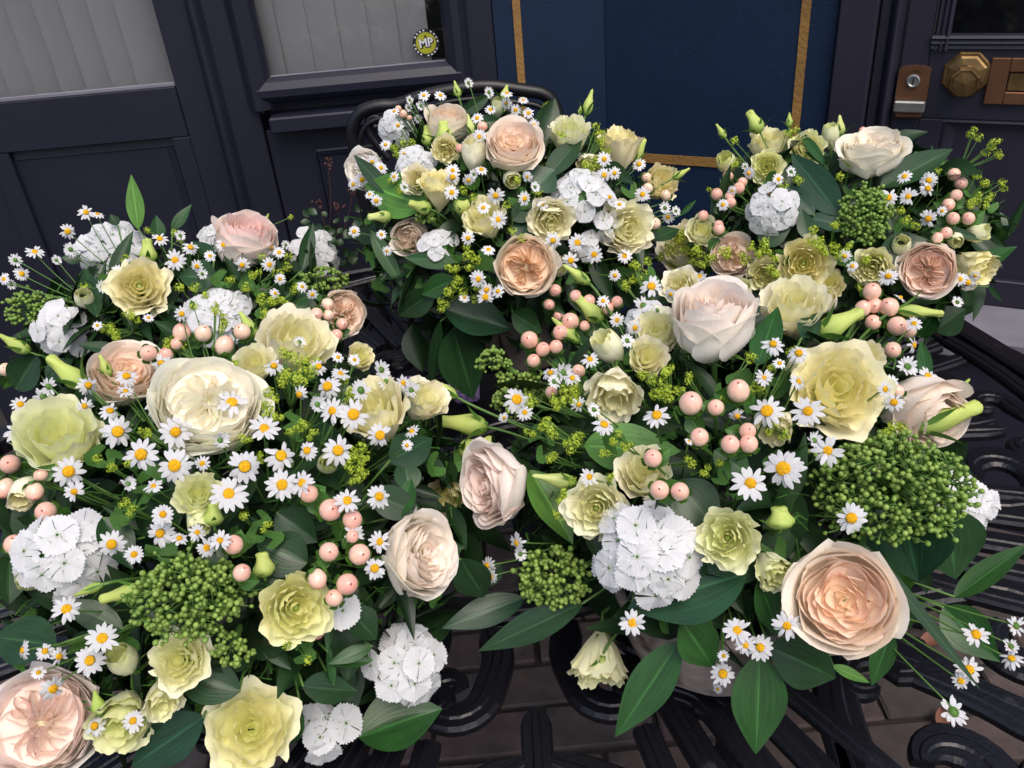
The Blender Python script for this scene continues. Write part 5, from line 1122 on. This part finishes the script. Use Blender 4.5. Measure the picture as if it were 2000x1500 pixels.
# daisy sprays
BK = (1.2, -.6)
S = [
 ('E', [(168, 415, 17, (0, -.35)), (190, 419, 14, (.1, -.85)), (132, 452, 17), (138, 487, 15, BK)]), ('E', [(68, 492, 18, (.1, -.6)), (110, 508, 11, BK), (42, 535, 16, (.5, -.3)), (30, 508, 14, BK), (8, 545, 14), (22, 556, 11, BK)]), ('E', [(140, 490, 16, (.1, -.3))]),
 ('E', [(312, 467, 17, (-.1, -.6)), (372, 483, 17, (.3, -.5)), (342, 508, 22, (0, 0)), (352, 460, 12, BK)]), ('E', [(437, 478, 16, (-.3, -.1)), (492, 471, 20, (0, -.5)), (473, 518, 17, (0, 0)), (528, 484, 17, (.2, 0)), (545, 493, 13, (.3, 0)), (526, 517, 16, (.2, .2))]),
 ('E', [(547, 545, 13), (537, 573, 12), (558, 478, 10, BK)]), ('B', [(355, 613, 17, (0, 0))]), ('E', [(200, 560, 14, BK), (290, 621, 11), (190, 636, 11)]),
 ('B', [(315, 710, 23, (-.2, -.1)), (247, 735, 24, (0, -.6)), (172, 753, 23, (.6, -.3)), (245, 765, 18, (-.2, -.5)), (215, 802, 22, (.1, -.6))]),
 ('B', [(313, 786, 34, (0, -.6)), (453, 787, 34, (0, -.62)), (343, 844, 35, (0, -.2)), (230, 843, 35, (0, -.2))]), ('B', [(137, 793, 24, (-.2, -.1)), (165, 793, 18), (85, 775, 22, BK), (40, 790, 19, (0, -.4)), (72, 812, 16), (95, 755, 20, BK)]),
 ('B', [(35, 845, 29, (0, -.4)), (134, 921, 34, (-.1, 0)), (145, 960, 22, (-.2, 0))]), ('B', [(516, 838, 34, (0, -.35)), (478, 911, 38, (0, -.1)), (549, 890, 36, (0, -.15)), (551, 947, 35, (0, 0)), (590, 943, 28)]),
 ('B', [(276, 888, 38, (-.1, -.1)), (341, 909, 38, (0, -.1)), (447, 965, 40, (0, -.1))]), ('B', [(318, 1005, 24, (-.1, -.1)), (313, 1042, 30, (-.1, 0)), (350, 1052, 18), (385, 1040, 20), (403, 1070, 22), (430, 1056, 24)]),
 ('B', [(218, 1063, 30, (0, 0)), (262, 1083, 20, (0, 0))]), ('B', [(130, 1190, 30, (.1, 0)), (200, 1247, 34, (0, 0)), (175, 1290, 33, (0, 0))]), ('B', [(45, 1270, 22, (-.75, .1)), (88, 1272, 19, (0, 0)), (115, 1282, 20, (.55, .2)), (75, 1314, 15), (103, 1345, 26, (.6, .2))]),
 ('B', [(185, 1418, 25, (-.4, .1)), (260, 1408, 24, (0, -.2))]), ('B', [(640, 755, 30, (-.1, -.4)), (660, 880, 35, (0, 0)), (650, 803, 30, (-.2, 0)), (690, 810, 34, (0, -.1)), (742, 850, 29, (.15, 0))]),
 ('B', [(535, 715, 22, (0, -.6)), (622, 716, 20, (0, -.4)), (665, 730, 20, (.2, -.5)), (585, 668, 14, BK)]), ('B', [(678, 978, 28, (.1, -.1)), (740, 970, 28, (.3, 0)), (692, 1042, 22, (.3, .2))]), ('B', [(660, 698, 13, (.3, -.5)), (692, 703, 14, (.2, -.5)), (705, 762, 24, BK), (745, 722, 20, BK), (755, 745, 20, BK)]),
 ('B', [(787, 748, 18, (.6, -.2)), (803, 762, 20, BK), (805, 843, 18), (795, 870, 13)]), ('B', [(742, 1058, 24, (0, -.1)), (732, 1110, 25, (-.1, .1))]),
 # C
 ('C', [(828, 187, 13, (0, -.3)), (860, 187, 13, (0, -.5)), (822, 206, 11, BK), (800, 195, 9, BK), (798, 210, 9, BK)]), ('C', [(770, 218, 11, (-.2, -.5)), (777, 245, 13, (0, 0)), (816, 232, 10, BK), (753, 283, 12, (0, -.5))]),
 ('C', [(706, 320, 14, (-.2, 0)), (727, 316, 14, (0, 0)), (744, 328, 15, (.3, -.2)), (690, 360, 13, (-.2, 0)), (707, 351, 16, (0, 0))]), ('C', [(735, 392, 13), (722, 380, 11), (692, 452, 13, (-.3, 0)), (745, 458, 11), (756, 490, 11)]),
 ('C', [(915, 162, 11, BK), (955, 180, 12, BK), (990, 183, 13, (0, -.5)), (989, 202, 12, (0, 0))]), ('C', [(1007, 215, 13, (0, -.3)), (1032, 221, 13, (.1, -.3)), (1022, 196, 11, (0, -.7)), (1043, 245, 14, (.4, -.2)), (958, 214, 12, (0, -.5))]), ('C', [(932, 231, 14, (0, -.4)), (936, 267, 16, (.1, 0)), (952, 265, 10)]),
 ('C', [(884, 333, 15, (0, -.1)), (884, 346, 17, (0, -.1)), (882, 376, 16, (0, 0))]), ('C', [(940, 332, 14, (.1, -.7)), (915, 352, 14, (.2, .6)), (925, 340, 11, BK)]), ('C', [(968, 382, 19, (0, 0)), (973, 429, 19, (0, 0)), (1024, 388, 16, (.6, 0)), (944, 406, 15)]), ('C', [(914, 465, 15, (0, -.1)), (954, 488, 15, (0, -.5))]),
 ('C', [(934, 545, 19, (0, 0)), (948, 580, 19, (0, .1)), (950, 566, 16), (973, 569, 15), (907, 582, 12)]), ('C', [(1080, 470, 19, (0, 0)), (1128, 474, 21, (0, 0)), (1115, 509, 20, (0, 0)), (1161, 497, 20, (0, 0)), (1201, 538, 13), (1220, 500, 16)]), ('C', [(1180, 311, 16, (0, -.2)), (1180, 342, 17, (0, -.1)), (1200, 338, 14), (1248, 321, 15, (.1, -.3))]), ('C', [(1255, 380, 17, (0, 0)), (1299, 406, 14, BK), (1305, 424, 14), (1320, 412, 11, BK)]),
 # D
 ('D', [(1463, 338, 14), (1455, 325, 9, BK), (1412, 400, 13), (1430, 372, 10)]), ('D', [(1767, 345, 16, (0, -.4)), (1735, 386, 21, (0, 0)), (1774, 384, 19, (0, -.1))]), ('D', [(1814, 352, 18, (0, -.1)), (1812, 368, 17), (1813, 427, 20, (0, 0)), (1840, 412, 11, (0, -.2))]),
 ('D', [(1735, 540, 21, (0, -.3)), (1758, 582, 15)]), ('D', [(1890, 552, 18, (0, 0)), (1875, 545, 15), (1905, 538, 10)]), ('D', [(1365, 541, 17, (0, -.7)), (1405, 560, 12)]), ('A', [(1785, 632, 18, (.1, -.1)), (1783, 674, 20, (.8, 0)), (1773, 716, 24, BK), (1812, 735, 22, (.5, -.3))]), ('D', [(1848, 648, 19, (0, .8)), (1870, 590, 13, BK)]),
 # A
 ('A', [(1272, 560, 26, (0, -.1)), (1257, 598, 24, BK), (1284, 606, 14, BK), (1178, 588, 14, (0, -.1))]), ('A', [(1075, 728, 20, (-.1, -.4)), (1100, 728, 24, BK), (1082, 745, 16, BK), (1118, 738, 18, (.1, -.5)), (1152, 702, 20, (0, -.5))]), ('A', [(1009, 780, 30, (0, -.1)), (1025, 806, 18), (984, 816, 12)]), ('A', [(1510, 672, 25, (.1, -.4)), (1560, 690, 24, (.2, -.5)), (1522, 710, 14), (1492, 738, 20)]),
 ('A', [(1728, 760, 20, (.6, 0)), (1746, 786, 21, (.1, 0)), (1742, 745, 15, BK)]), ('A', [(1283, 812, 29, (0, -.5)), (1180, 829, 25, (.3, -.6))]), ('A', [(1498, 803, 36, (0, -.1)), (1578, 804, 35, (.1, -.1)), (1440, 812, 18, (.2, .7))]), ('A', [(1530, 915, 44, (0, -.05)), (1465, 945, 40, (0, 0)), (1617, 880, 34, (.1, .1))]), ('A', [(1663, 1012, 34, (.2, .05))]), ('A', [(1150, 932, 21), (1345, 862, 10)]),
 ('A', [(1235, 1216, 30, (.1, .1))]), ('A', [(1440, 1232, 30, (-.1, -.4)), (1456, 1260, 22, (-.1, 0)), (1485, 1265, 30, (0, .1)), (1412, 1316, 28, (-.1, -.1)), (1413, 1281, 13), (1402, 1346, 11)]), ('A', [(1537, 1222, 30, (.1, .1))]), ('A', [(1010, 1060, 23, (-.8, .2)), (1016, 1082, 16, BK), (953, 1104, 20, (-.75, .1)), (960, 1126, 17, (-.7, .3))]),
 ('A', [(1905, 1240, 28, (.2, -.1)), (1893, 1308, 30, (.1, -.1)), (1877, 1330, 19, (0, .2)), (1863, 1390, 33, BK)]), ('A', [(1985, 1222, 22, BK), (1975, 1262, 18, BK), (1976, 1286, 24, (0, -.75))]),
 ('B', [(430, 860, 20, BK), (600, 880, 22), (395, 905, 18)]), ('B', [(300, 950, 20), (250, 945, 18, BK)]), ('B', [(620, 790, 20, BK), (585, 770, 20)]), ('A', [(1350, 640, 16, BK), (1335, 600, 16), (1310, 575, 14)]), ('A', [(1240, 640, 18), (1225, 665, 16, BK), (1205, 625, 16)]), ('A', [(1130, 790, 18), (1160, 800, 16, BK)]), ('A', [(1590, 860, 20, BK), (1560, 745, 20)]), ('E', [(385, 520, 14), (410, 500, 13), (395, 535, 12, BK)]), ('E', [(230, 530, 14), (255, 515, 13, BK)]), ('E', [(590, 560, 13), (610, 575, 12)]), ('C', [(1030, 345, 12), (1060, 400, 13), (1045, 365, 12, BK)]), ('C', [(1190, 385, 13), (1210, 400, 13)]), ('D', [(1520, 350, 13), (1545, 335, 12, BK)]), ('D', [(1650, 500, 14), (1665, 520, 13)]), ('C', [(790, 300, 12), (770, 345, 12), (790, 365, 11, BK)]),
]
for arr, l in S: spray(l, arr, lift=.045 if arr in 'AB' else .035)

# lady's mantle
for arr, l, nl in [
 ('C', [(1095, 238, 9), (1068, 204, 8), (1080, 216, 9), (1095, 264, 11)], 0), ('C', [(1163, 245, 9), (1172, 256, 12), (1174, 275, 12), (1183, 292, 11), (1166, 312, 14), (1150, 326, 14)], 0), ('C', [(768, 290, 12), (788, 280, 11), (805, 278, 8), (775, 300, 9)], 0),
 ('C', [(910, 490, 16), (926, 512, 16), (888, 526, 12), (876, 522, 10)], 1), ('C', [(893, 546, 12), (872, 572, 14), (905, 570, 10), (930, 560, 12), (864, 594, 14), (927, 585, 9), (890, 556, 12)], 0), ('C', [(1262, 460, 14), (1248, 540, 15), (1235, 548, 9), (1290, 500, 10)], 1),
 ('D', [(1897, 262, 9), (1912, 268, 9), (1904, 252, 7), (1925, 298, 9), (1936, 286, 10), (1950, 300, 9), (1951, 275, 7), (1951, 305, 8), (1939, 278, 8)], 0), ('D', [(1908, 342, 10), (1920, 358, 12), (1958, 356, 9), (1960, 368, 8), (1930, 385, 12), (1905, 385, 13), (1895, 400, 12)], 0), ('D', [(1833, 333, 7), (1922, 400, 10)], 0),
 ('D', [(1590, 448, 11), (1630, 436, 12), (1600, 476, 14), (1632, 486, 12), (1656, 482, 12), (1640, 500, 11), (1612, 492, 13), (1585, 470, 10), (1560, 560, 12)], 1), ('D', [(1435, 275, 9), (1435, 320, 12), (1540, 265, 12), (1555, 255, 8), (1385, 370, 6)], 0), ('D', [(1690, 510, 14), (1680, 560, 9), (1720, 500, 6)], 0),
 ('D', [(1325, 465, 18), (1310, 486, 14), (1340, 488, 14), (1310, 520, 8)], 0), ('D', [(1360, 488, 15), (1388, 500, 12), (1415, 492, 16), (1355, 510, 12), (1375, 515, 12)], 1), ('D', [(1450, 505, 15), (1475, 488, 18), (1500, 480, 16), (1510, 500, 12), (1508, 535, 16), (1515, 555, 10)], 1),
 ('A', [(1110, 770, 22), (1130, 758, 18), (1085, 785, 16), (1045, 782, 16), (1125, 785, 16)], 1), ('A', [(1062, 830, 15), (1082, 846, 16), (1118, 866, 16), (1115, 880, 10), (1035, 850, 12), (1068, 818, 12), (1130, 845, 14)], 2), ('A', [(1300, 738, 18), (1288, 765, 20), (1312, 770, 18), (1256, 736, 13), (1270, 742, 13), (1305, 722, 12)], 1),
 ('A', [(1072, 895, 14), (1083, 888, 8)], 0), ('A', [(1545, 692, 15), (1560, 685, 10), (1480, 752, 16), (1512, 715, 12), (1410, 780, 10), (1505, 838, 14), (1530, 848, 12)], 0), ('A', [(1105, 960, 14), (1098, 975, 13), (1092, 1000, 14), (1118, 938, 9), (1190, 930, 12)], 0), ('A', [(1752, 825, 18), (1735, 838, 14)], 0),
 ('E', [(262, 618, 12), (250, 612, 10), (222, 645, 12), (210, 636, 12), (228, 658, 12), (200, 642, 9)], 0), ('E', [(530, 592, 14), (560, 600, 14), (505, 586, 14), (545, 577, 14), (578, 568, 14), (520, 610, 15), (555, 618, 14)], 1), ('B', [(418, 602, 14), (432, 618, 13), (440, 640, 13), (378, 598, 10), (328, 668, 14), (355, 675, 10)], 0),
 ('E', [(512, 500, 9), (562, 500, 10), (498, 538, 13), (542, 530, 13), (560, 520, 10)], 0), ('E', [(342, 455, 8), (288, 450, 7), (352, 468, 8), (568, 424, 6)], 0), ('B', [(562, 698, 18), (585, 708, 18), (600, 728, 18), (545, 740, 16), (588, 748, 18), (560, 725, 16), (618, 702, 10)], 2), ('B', [(528, 775, 18), (520, 800, 15), (540, 812, 13), (508, 790, 12)], 0),
 ('B', [(700, 882, 20), (690, 905, 18), (706, 925, 16), (688, 935, 12), (698, 898, 16)], 0), ('B', [(692, 762, 15), (672, 740, 12), (685, 778, 12)], 1), ('B', [(285, 845, 12), (480, 862, 14), (505, 895, 12), (275, 840, 8)], 0),
 ('A', [(1240, 520, 14), (1225, 560, 12), (1265, 510, 10)], 1), ('A', [(1345, 905, 14), (1200, 855, 14), (1225, 870, 12), (1180, 880, 12)], 2), ('A', [(1400, 900, 12), (1375, 920, 12)], 2), ('A', [(1600, 690, 14), (1640, 680, 12), (1660, 700, 12)], 1), ('A', [(1345, 740, 13), (1330, 760, 12), (1470, 700, 13)], 1), ('B', [(420, 715, 14), (455, 705, 12), (500, 745, 14)], 1), ('B', [(250, 900, 13), (215, 915, 12), (190, 895, 10)], 2), ('B', [(590, 830, 14), (610, 850, 12), (570, 840, 12)], 2), ('B', [(480, 1010, 12), (520, 1030, 12)], 3), ('B', [(260, 1000, 12), (240, 980, 12)], 3), ('B', [(560, 1260, 10), (600, 1290, 10)], 2), ('C', [(1010, 350, 10), (1050, 375, 10), (990, 400, 9)], 1), ('C', [(905, 370, 10), (925, 385, 9)], 1), ('C', [(1000, 450, 10), (1020, 465, 10)], 1), ('C', [(780, 370, 10), (765, 352, 9)], 0), ('D', [(1560, 350, 11), (1530, 360, 10)], 1), ('D', [(1770, 430, 10), (1790, 440, 10), (1760, 410, 9)], 1), ('D', [(1660, 320, 10), (1640, 345, 9)], 0), ('E', [(380, 560, 11), (400, 575, 10), (350, 560, 10)], 1), ('E', [(245, 505, 10), (165, 560, 10)], 1), ('E', [(450, 545, 10), (480, 560, 11)], 1),
]: mantle(l, arr, .03 if arr in 'AB' else .025, nl)

# broad leaves
dl = 'broad dark glossy ruscus leaf'
for a in [
 ('E', [(270, 448, 256, 340, 30, BR), (335, 450, 374, 398, 20, MD), (310, 470, 305, 420, 26, MD)], 'upright blade shaped leaves rising against the navy door', MD), ('E', [(425, 545, 345, 535, 62, DK), (420, 500, 375, 470, 24, DK)], 'rounded dark leaf', DK), ('E', [(590, 530, 612, 432, 28, DK)], 'slim dark upright leaf', DK), ('E', [(190, 620, 165, 520, 38, DK), (160, 510, 120, 500, 22, DK), (230, 440, 215, 418, 18, DK)], 'dark leaves', DK),
 ('E', [(30, 760, 70, 690, 60, DK), (90, 740, 140, 700, 40, DK)], 'dark shaded leaves', DK), ('E', [(560, 610, 605, 570, 40, MD)], 'small green leaf', MD), ('E', [(245, 690, 150, 668, 26, DK)], 'low dark leaf', DK),
 ('C', [(832, 404, 710, 358, 84, BR, .2, 2)], 'largest light green leaf sticking out sideways', BR), ('C', [(900, 225, 962, 182, 24, DK), (925, 242, 985, 235, 26, DK)], 'dark slim leaves', DK), ('C', [(1068, 345, 1140, 262, 44, DK, .1, 0)], 'dark folded pointed leaf', DK), ('C', [(1040, 365, 1085, 330, 66, BL)], 'silvery dark broad leaf', BL),
 ('C', [(888, 512, 788, 502, 34, MD, 0, 2)], 'mid green flat leaf', MD), ('C', [(890, 545, 822, 576, 46, MD, .2, 0)], 'pointed mid green leaf', MD), ('C', [(866, 602, 1002, 640, 76, BL, .1, 4)], 'wide dark shiny leaf over the table', BL), ('C', [(885, 640, 925, 782, 92, DK, .1, 2)], 'wide dark hanging leaf', DK), ('C', [(860, 625, 838, 770, 24, DK, 0, 3)], 'narrow curved hanging leaf', DK), ('C', [(724, 450, 790, 566, 30, MD, 0, 3), (850, 570, 770, 620, 50, DK)], 'long dark leaves at the shaded side', DK),
 ('C', [(1000, 430, 1050, 390, 40, DK), (1010, 480, 1040, 420, 50, BL)], 'dark leaves', DK), ('C', [(760, 380, 690, 300, 30, DK)], 'thin dark leaf', DK), ('C', [(1270, 470, 1330, 440, 36, DK), (1330, 420, 1360, 390, 10, MD)], 'slender dark leaves', DK), ('C', [(1000, 610, 1060, 650, 50, MD)], 'soft green leaf', MD),
 ('D', [(1640, 422, 1544, 296, 62, BL, .1, 0)], 'tallest blue green folded leaf', BL), ('D', [(1590, 420, 1536, 358, 34, BL), (1580, 470, 1565, 405, 30, DK)], 'small blue green leaves', BL), ('D', [(1556, 422, 1478, 402, 34, MD)], 'small oval leaf laid over white florets', MD), ('D', [(1718, 368, 1866, 284, 52, DK, .1, 1)], 'long dark pointed leaf reaching outward', DK), ('D', [(1664, 448, 1566, 416, 36, BL)], 'dark oval leaf', BL),
 ('D', [(1612, 322, 1556, 248, 18, MD, 0, 3), (1613, 324, 1552, 272, 14, MD, 0, 3), (1614, 324, 1680, 262, 18, DK, 0, 3)], 'arching narrow leaves above the yellow blooms', MD), ('D', [(1716, 494, 1826, 470, 58, DK)], 'broad dark leaf', DK), ('D', [(1895, 520, 1988, 480, 34, MD, .2, 2)], 'pointed leaf reaching past the trumpet bloom', MD), ('D', [(1818, 440, 1930, 470, 18, DK, 0, 3)], 'curved narrow leaf', DK), ('D', [(1930, 560, 1960, 590, 12, DK)], 'thin dangling leaf', DK),
 ('D', [(1795, 660, 1842, 578, 44, MD, .3, 5), (1822, 645, 1886, 602, 60, DK)], 'pair of leaves over the table rim', DK), ('A', [(1812, 745, 1798, 662, 26, MD, .1, 0)], 'narrow upright leaf over the iron scrolls', MD), ('D', [(1480, 470, 1545, 440, 50, DK)], 'dark leaf', DK),
 ('A', [(1478, 715, 1520, 590, 56, MD, .1, 5)], 'broad upright leaf', MD), ('A', [(1262, 590, 1360, 545, 40, MD)], 'mid green flat leaf', MD), ('A', [(1565, 660, 1600, 604, 40, BL)], 'blue green curved leaf', BL), ('A', [(1035, 918, 1122, 1058, 70, BR, .3, 1)], 'bright folded leaf', BR), ('A', [(1460, 1120, 1222, 1188, 128, BL, -.1, 2)], 'broadest dark leaf at the front edge', BL),
 ('A', [(1484, 1278, 1478, 1478, 100, MD, .2, 0)], 'bright pointed leaf hanging over the bowl', MD), ('A', [(1328, 1252, 1200, 1442, 76, MD, .1, 2)], 'long mid green leaf hanging beside the bowl', MD), ('A', [(1140, 1178, 932, 1272, 58, DK, 0, 2)], 'long dark leaf reaching over the table', DK), ('A', [(1025, 1168, 862, 1224, 56, BL)], 'dark grey green leaf', BL), ('A', [(1760, 985, 1790, 1142, 158, BL, -.3, 4)], 'wide grey green leaf', BL), ('A', [(1850, 990, 1868, 1135, 118, DK, .2, 2)], 'wide dark leaf', DK),
 ('A', [(1690, 1065, 1922, 1352, 24, DK, .2, 3)], 'longest narrow blade trailing across the table', DK), ('A', [(1862, 1168, 2012, 1058, 46, MD, .2, 0)], 'upturned mid green leaf', MD), ('A', [(1842, 1185, 1952, 1292, 78, MD, -.2, 1)], 'green leaf behind trailing daisies', MD), ('A', [(1742, 1232, 1702, 1342, 42, MD, .1, 0), (1625, 1300, 1702, 1334, 22, BR)], 'small leaves under the rose', MD),
 ('A', [(1500, 1262, 1645, 1330, 96, DK, -.2, 1)], 'wide dark leaf', DK), ('A', [(1480, 1130, 1530, 1248, 62, MD, .3, 1)], 'folded green leaf', MD), ('A', [(1330, 1210, 1400, 1310, 80, MD, 0, 1)], 'shaded leaf', MD), ('A', [(1320, 940, 1410, 1040, 90, DK), (1395, 880, 1470, 930, 60, MD)], 'dark leaves', DK), ('A', [(1140, 870, 1330, 880, 90, BR, 0, 2)], 'broad bright leaf', MD), ('A', [(1720, 1080, 1770, 1220, 40, DK), (1560, 1290, 1590, 1345, 60, DK)], 'dark blades', DK), ('A', [(980, 1100, 930, 1150, 40, DK), (1150, 1010, 1170, 1100, 30, DK)], 'dark leaves', DK),
 ('B', [(760, 900, 850, 850, 70, DK), (800, 960, 790, 890, 50, DK)], 'dark folded leaves', DK), ('B', [(720, 960, 830, 1010, 60, DK), (780, 1010, 800, 930, 46, MD)], 'dark leaves', DK), ('B', [(700, 1440, 862, 1376, 108, MD, .2, 1)], 'large leaf at the bottom edge', MD), ('B', [(640, 1275, 646, 1120, 18, MD), (652, 1340, 640, 1250, 16, MD)], 'grassy upright blades', MD), ('B', [(728, 1262, 640, 1296, 28, MD), (728, 1290, 642, 1300, 18, MD)], 'pair of narrow leaves', MD),
 ('B', [(470, 1350, 324, 1308, 76, DK, .1, 1)], 'wide dark leaf', DK), ('B', [(400, 1400, 250, 1500, 86, BL, .1, 0)], 'large dark leaf at the bottom edge', BL), ('B', [(600, 1100, 500, 1060, 84, DK), (560, 1150, 470, 1130, 40, DK)], 'veined dark leaves', DK), ('B', [(110, 1262, -20, 1240, 90, DK), (240, 1230, 120, 1170, 50, DK)], 'wide dark leaves', DK), ('B', [(590, 1340, 700, 1350, 60, DK)], 'dark leaf', DK), ('B', [(200, 1010, 260, 1110, 60, DK), (440, 1100, 400, 1050, 40, DK)], 'dark leaves', DK), ('B', [(20, 1080, 20, 1180, 70, DK)], 'dark leaf', DK), ('B', [(590, 1390, 555, 1460, 40, MD), (540, 1000, 620, 1060, 70, DK)], 'dark leaves', DK),
 ('B', [(900, 1090, 950, 1180, 70, DK)], 'shaded dark leaf', DK), ('B', [(680, 1190, 740, 1250, 60, DK)], 'dark leaf', DK),
]: sprig(a[1], a[0], a[2], a[3], lift=.0)

# ---------------------------------------------------------------- labels: each item is placed by the flowers beside it
used = {}
ITEMS.sort(key=lambda i: (i[2], i[1]))
LMD = {p[2]: p for p in LM}
for o, x, y, d in ITEMS:
    near = sorted(LM, key=lambda l: math.hypot(l[0] - x, l[1] - y)); near = [l for l in near if math.hypot(l[0] - x, l[1] - y) > 8]
    def rel(l):
        dx, dy = x - l[0], y - l[1]
        return ('just ' if math.hypot(dx, dy) < 75 else '') + (('above' if dy < 0 else 'below') if abs(dy) > abs(dx) * .9 else ('to the left of' if dx < 0 else 'to the right of'))
    c = [d + ' ' + rel(near[0]) + ' ' + near[0][2], d + ' between ' + near[0][2] + ' and ' + near[1][2], d + ' ' + rel(near[1]) + ' ' + near[1][2], d + ' between ' + near[0][2] + ' and ' + near[2][2], d + ' ' + rel(near[2]) + ' ' + near[2][2], d + ' between ' + near[1][2] + ' and ' + near[2][2]]
    for lab in c:
        if lab not in used and len(lab.split()) <= 16: break
    else:
        for wd_ in ('upper ', 'lower ', 'smaller ', 'outer '):
            if wd_ + c[0] not in used: lab = wd_ + c[0]; break
    used[lab] = 1; o['label'] = ' '.join(lab.split()[:16])
# ---------------------------------------------------------------- put each shop-front Empty at its own base
from mathutils import Vector as _V
bpy.context.view_layer.update()
for t in (shop, door, pil, rd, jm):
    kids = [o for o in t.children]; cs = [o.matrix_world @ _V(c) for o in kids for c in o.bound_box]
    mn = [min(c[i] for c in cs) for i in range(3)]; mx_ = [max(c[i] for c in cs) for i in range(3)]
    L = _V(((mn[0] + mx_[0]) / 2, (mn[1] + mx_[1]) / 2, mn[2])); t.location = L
    for o in kids: o.matrix_basis = Matrix.Translation(-L) @ o.matrix_basis

for o in (kn, lk, lp):
    w = o.matrix_world.copy(); o.parent = rd; o.matrix_basis = Matrix.Translation(-rd.location) @ w
    for k in ('category', 'group'):
        if k in o: del o[k]
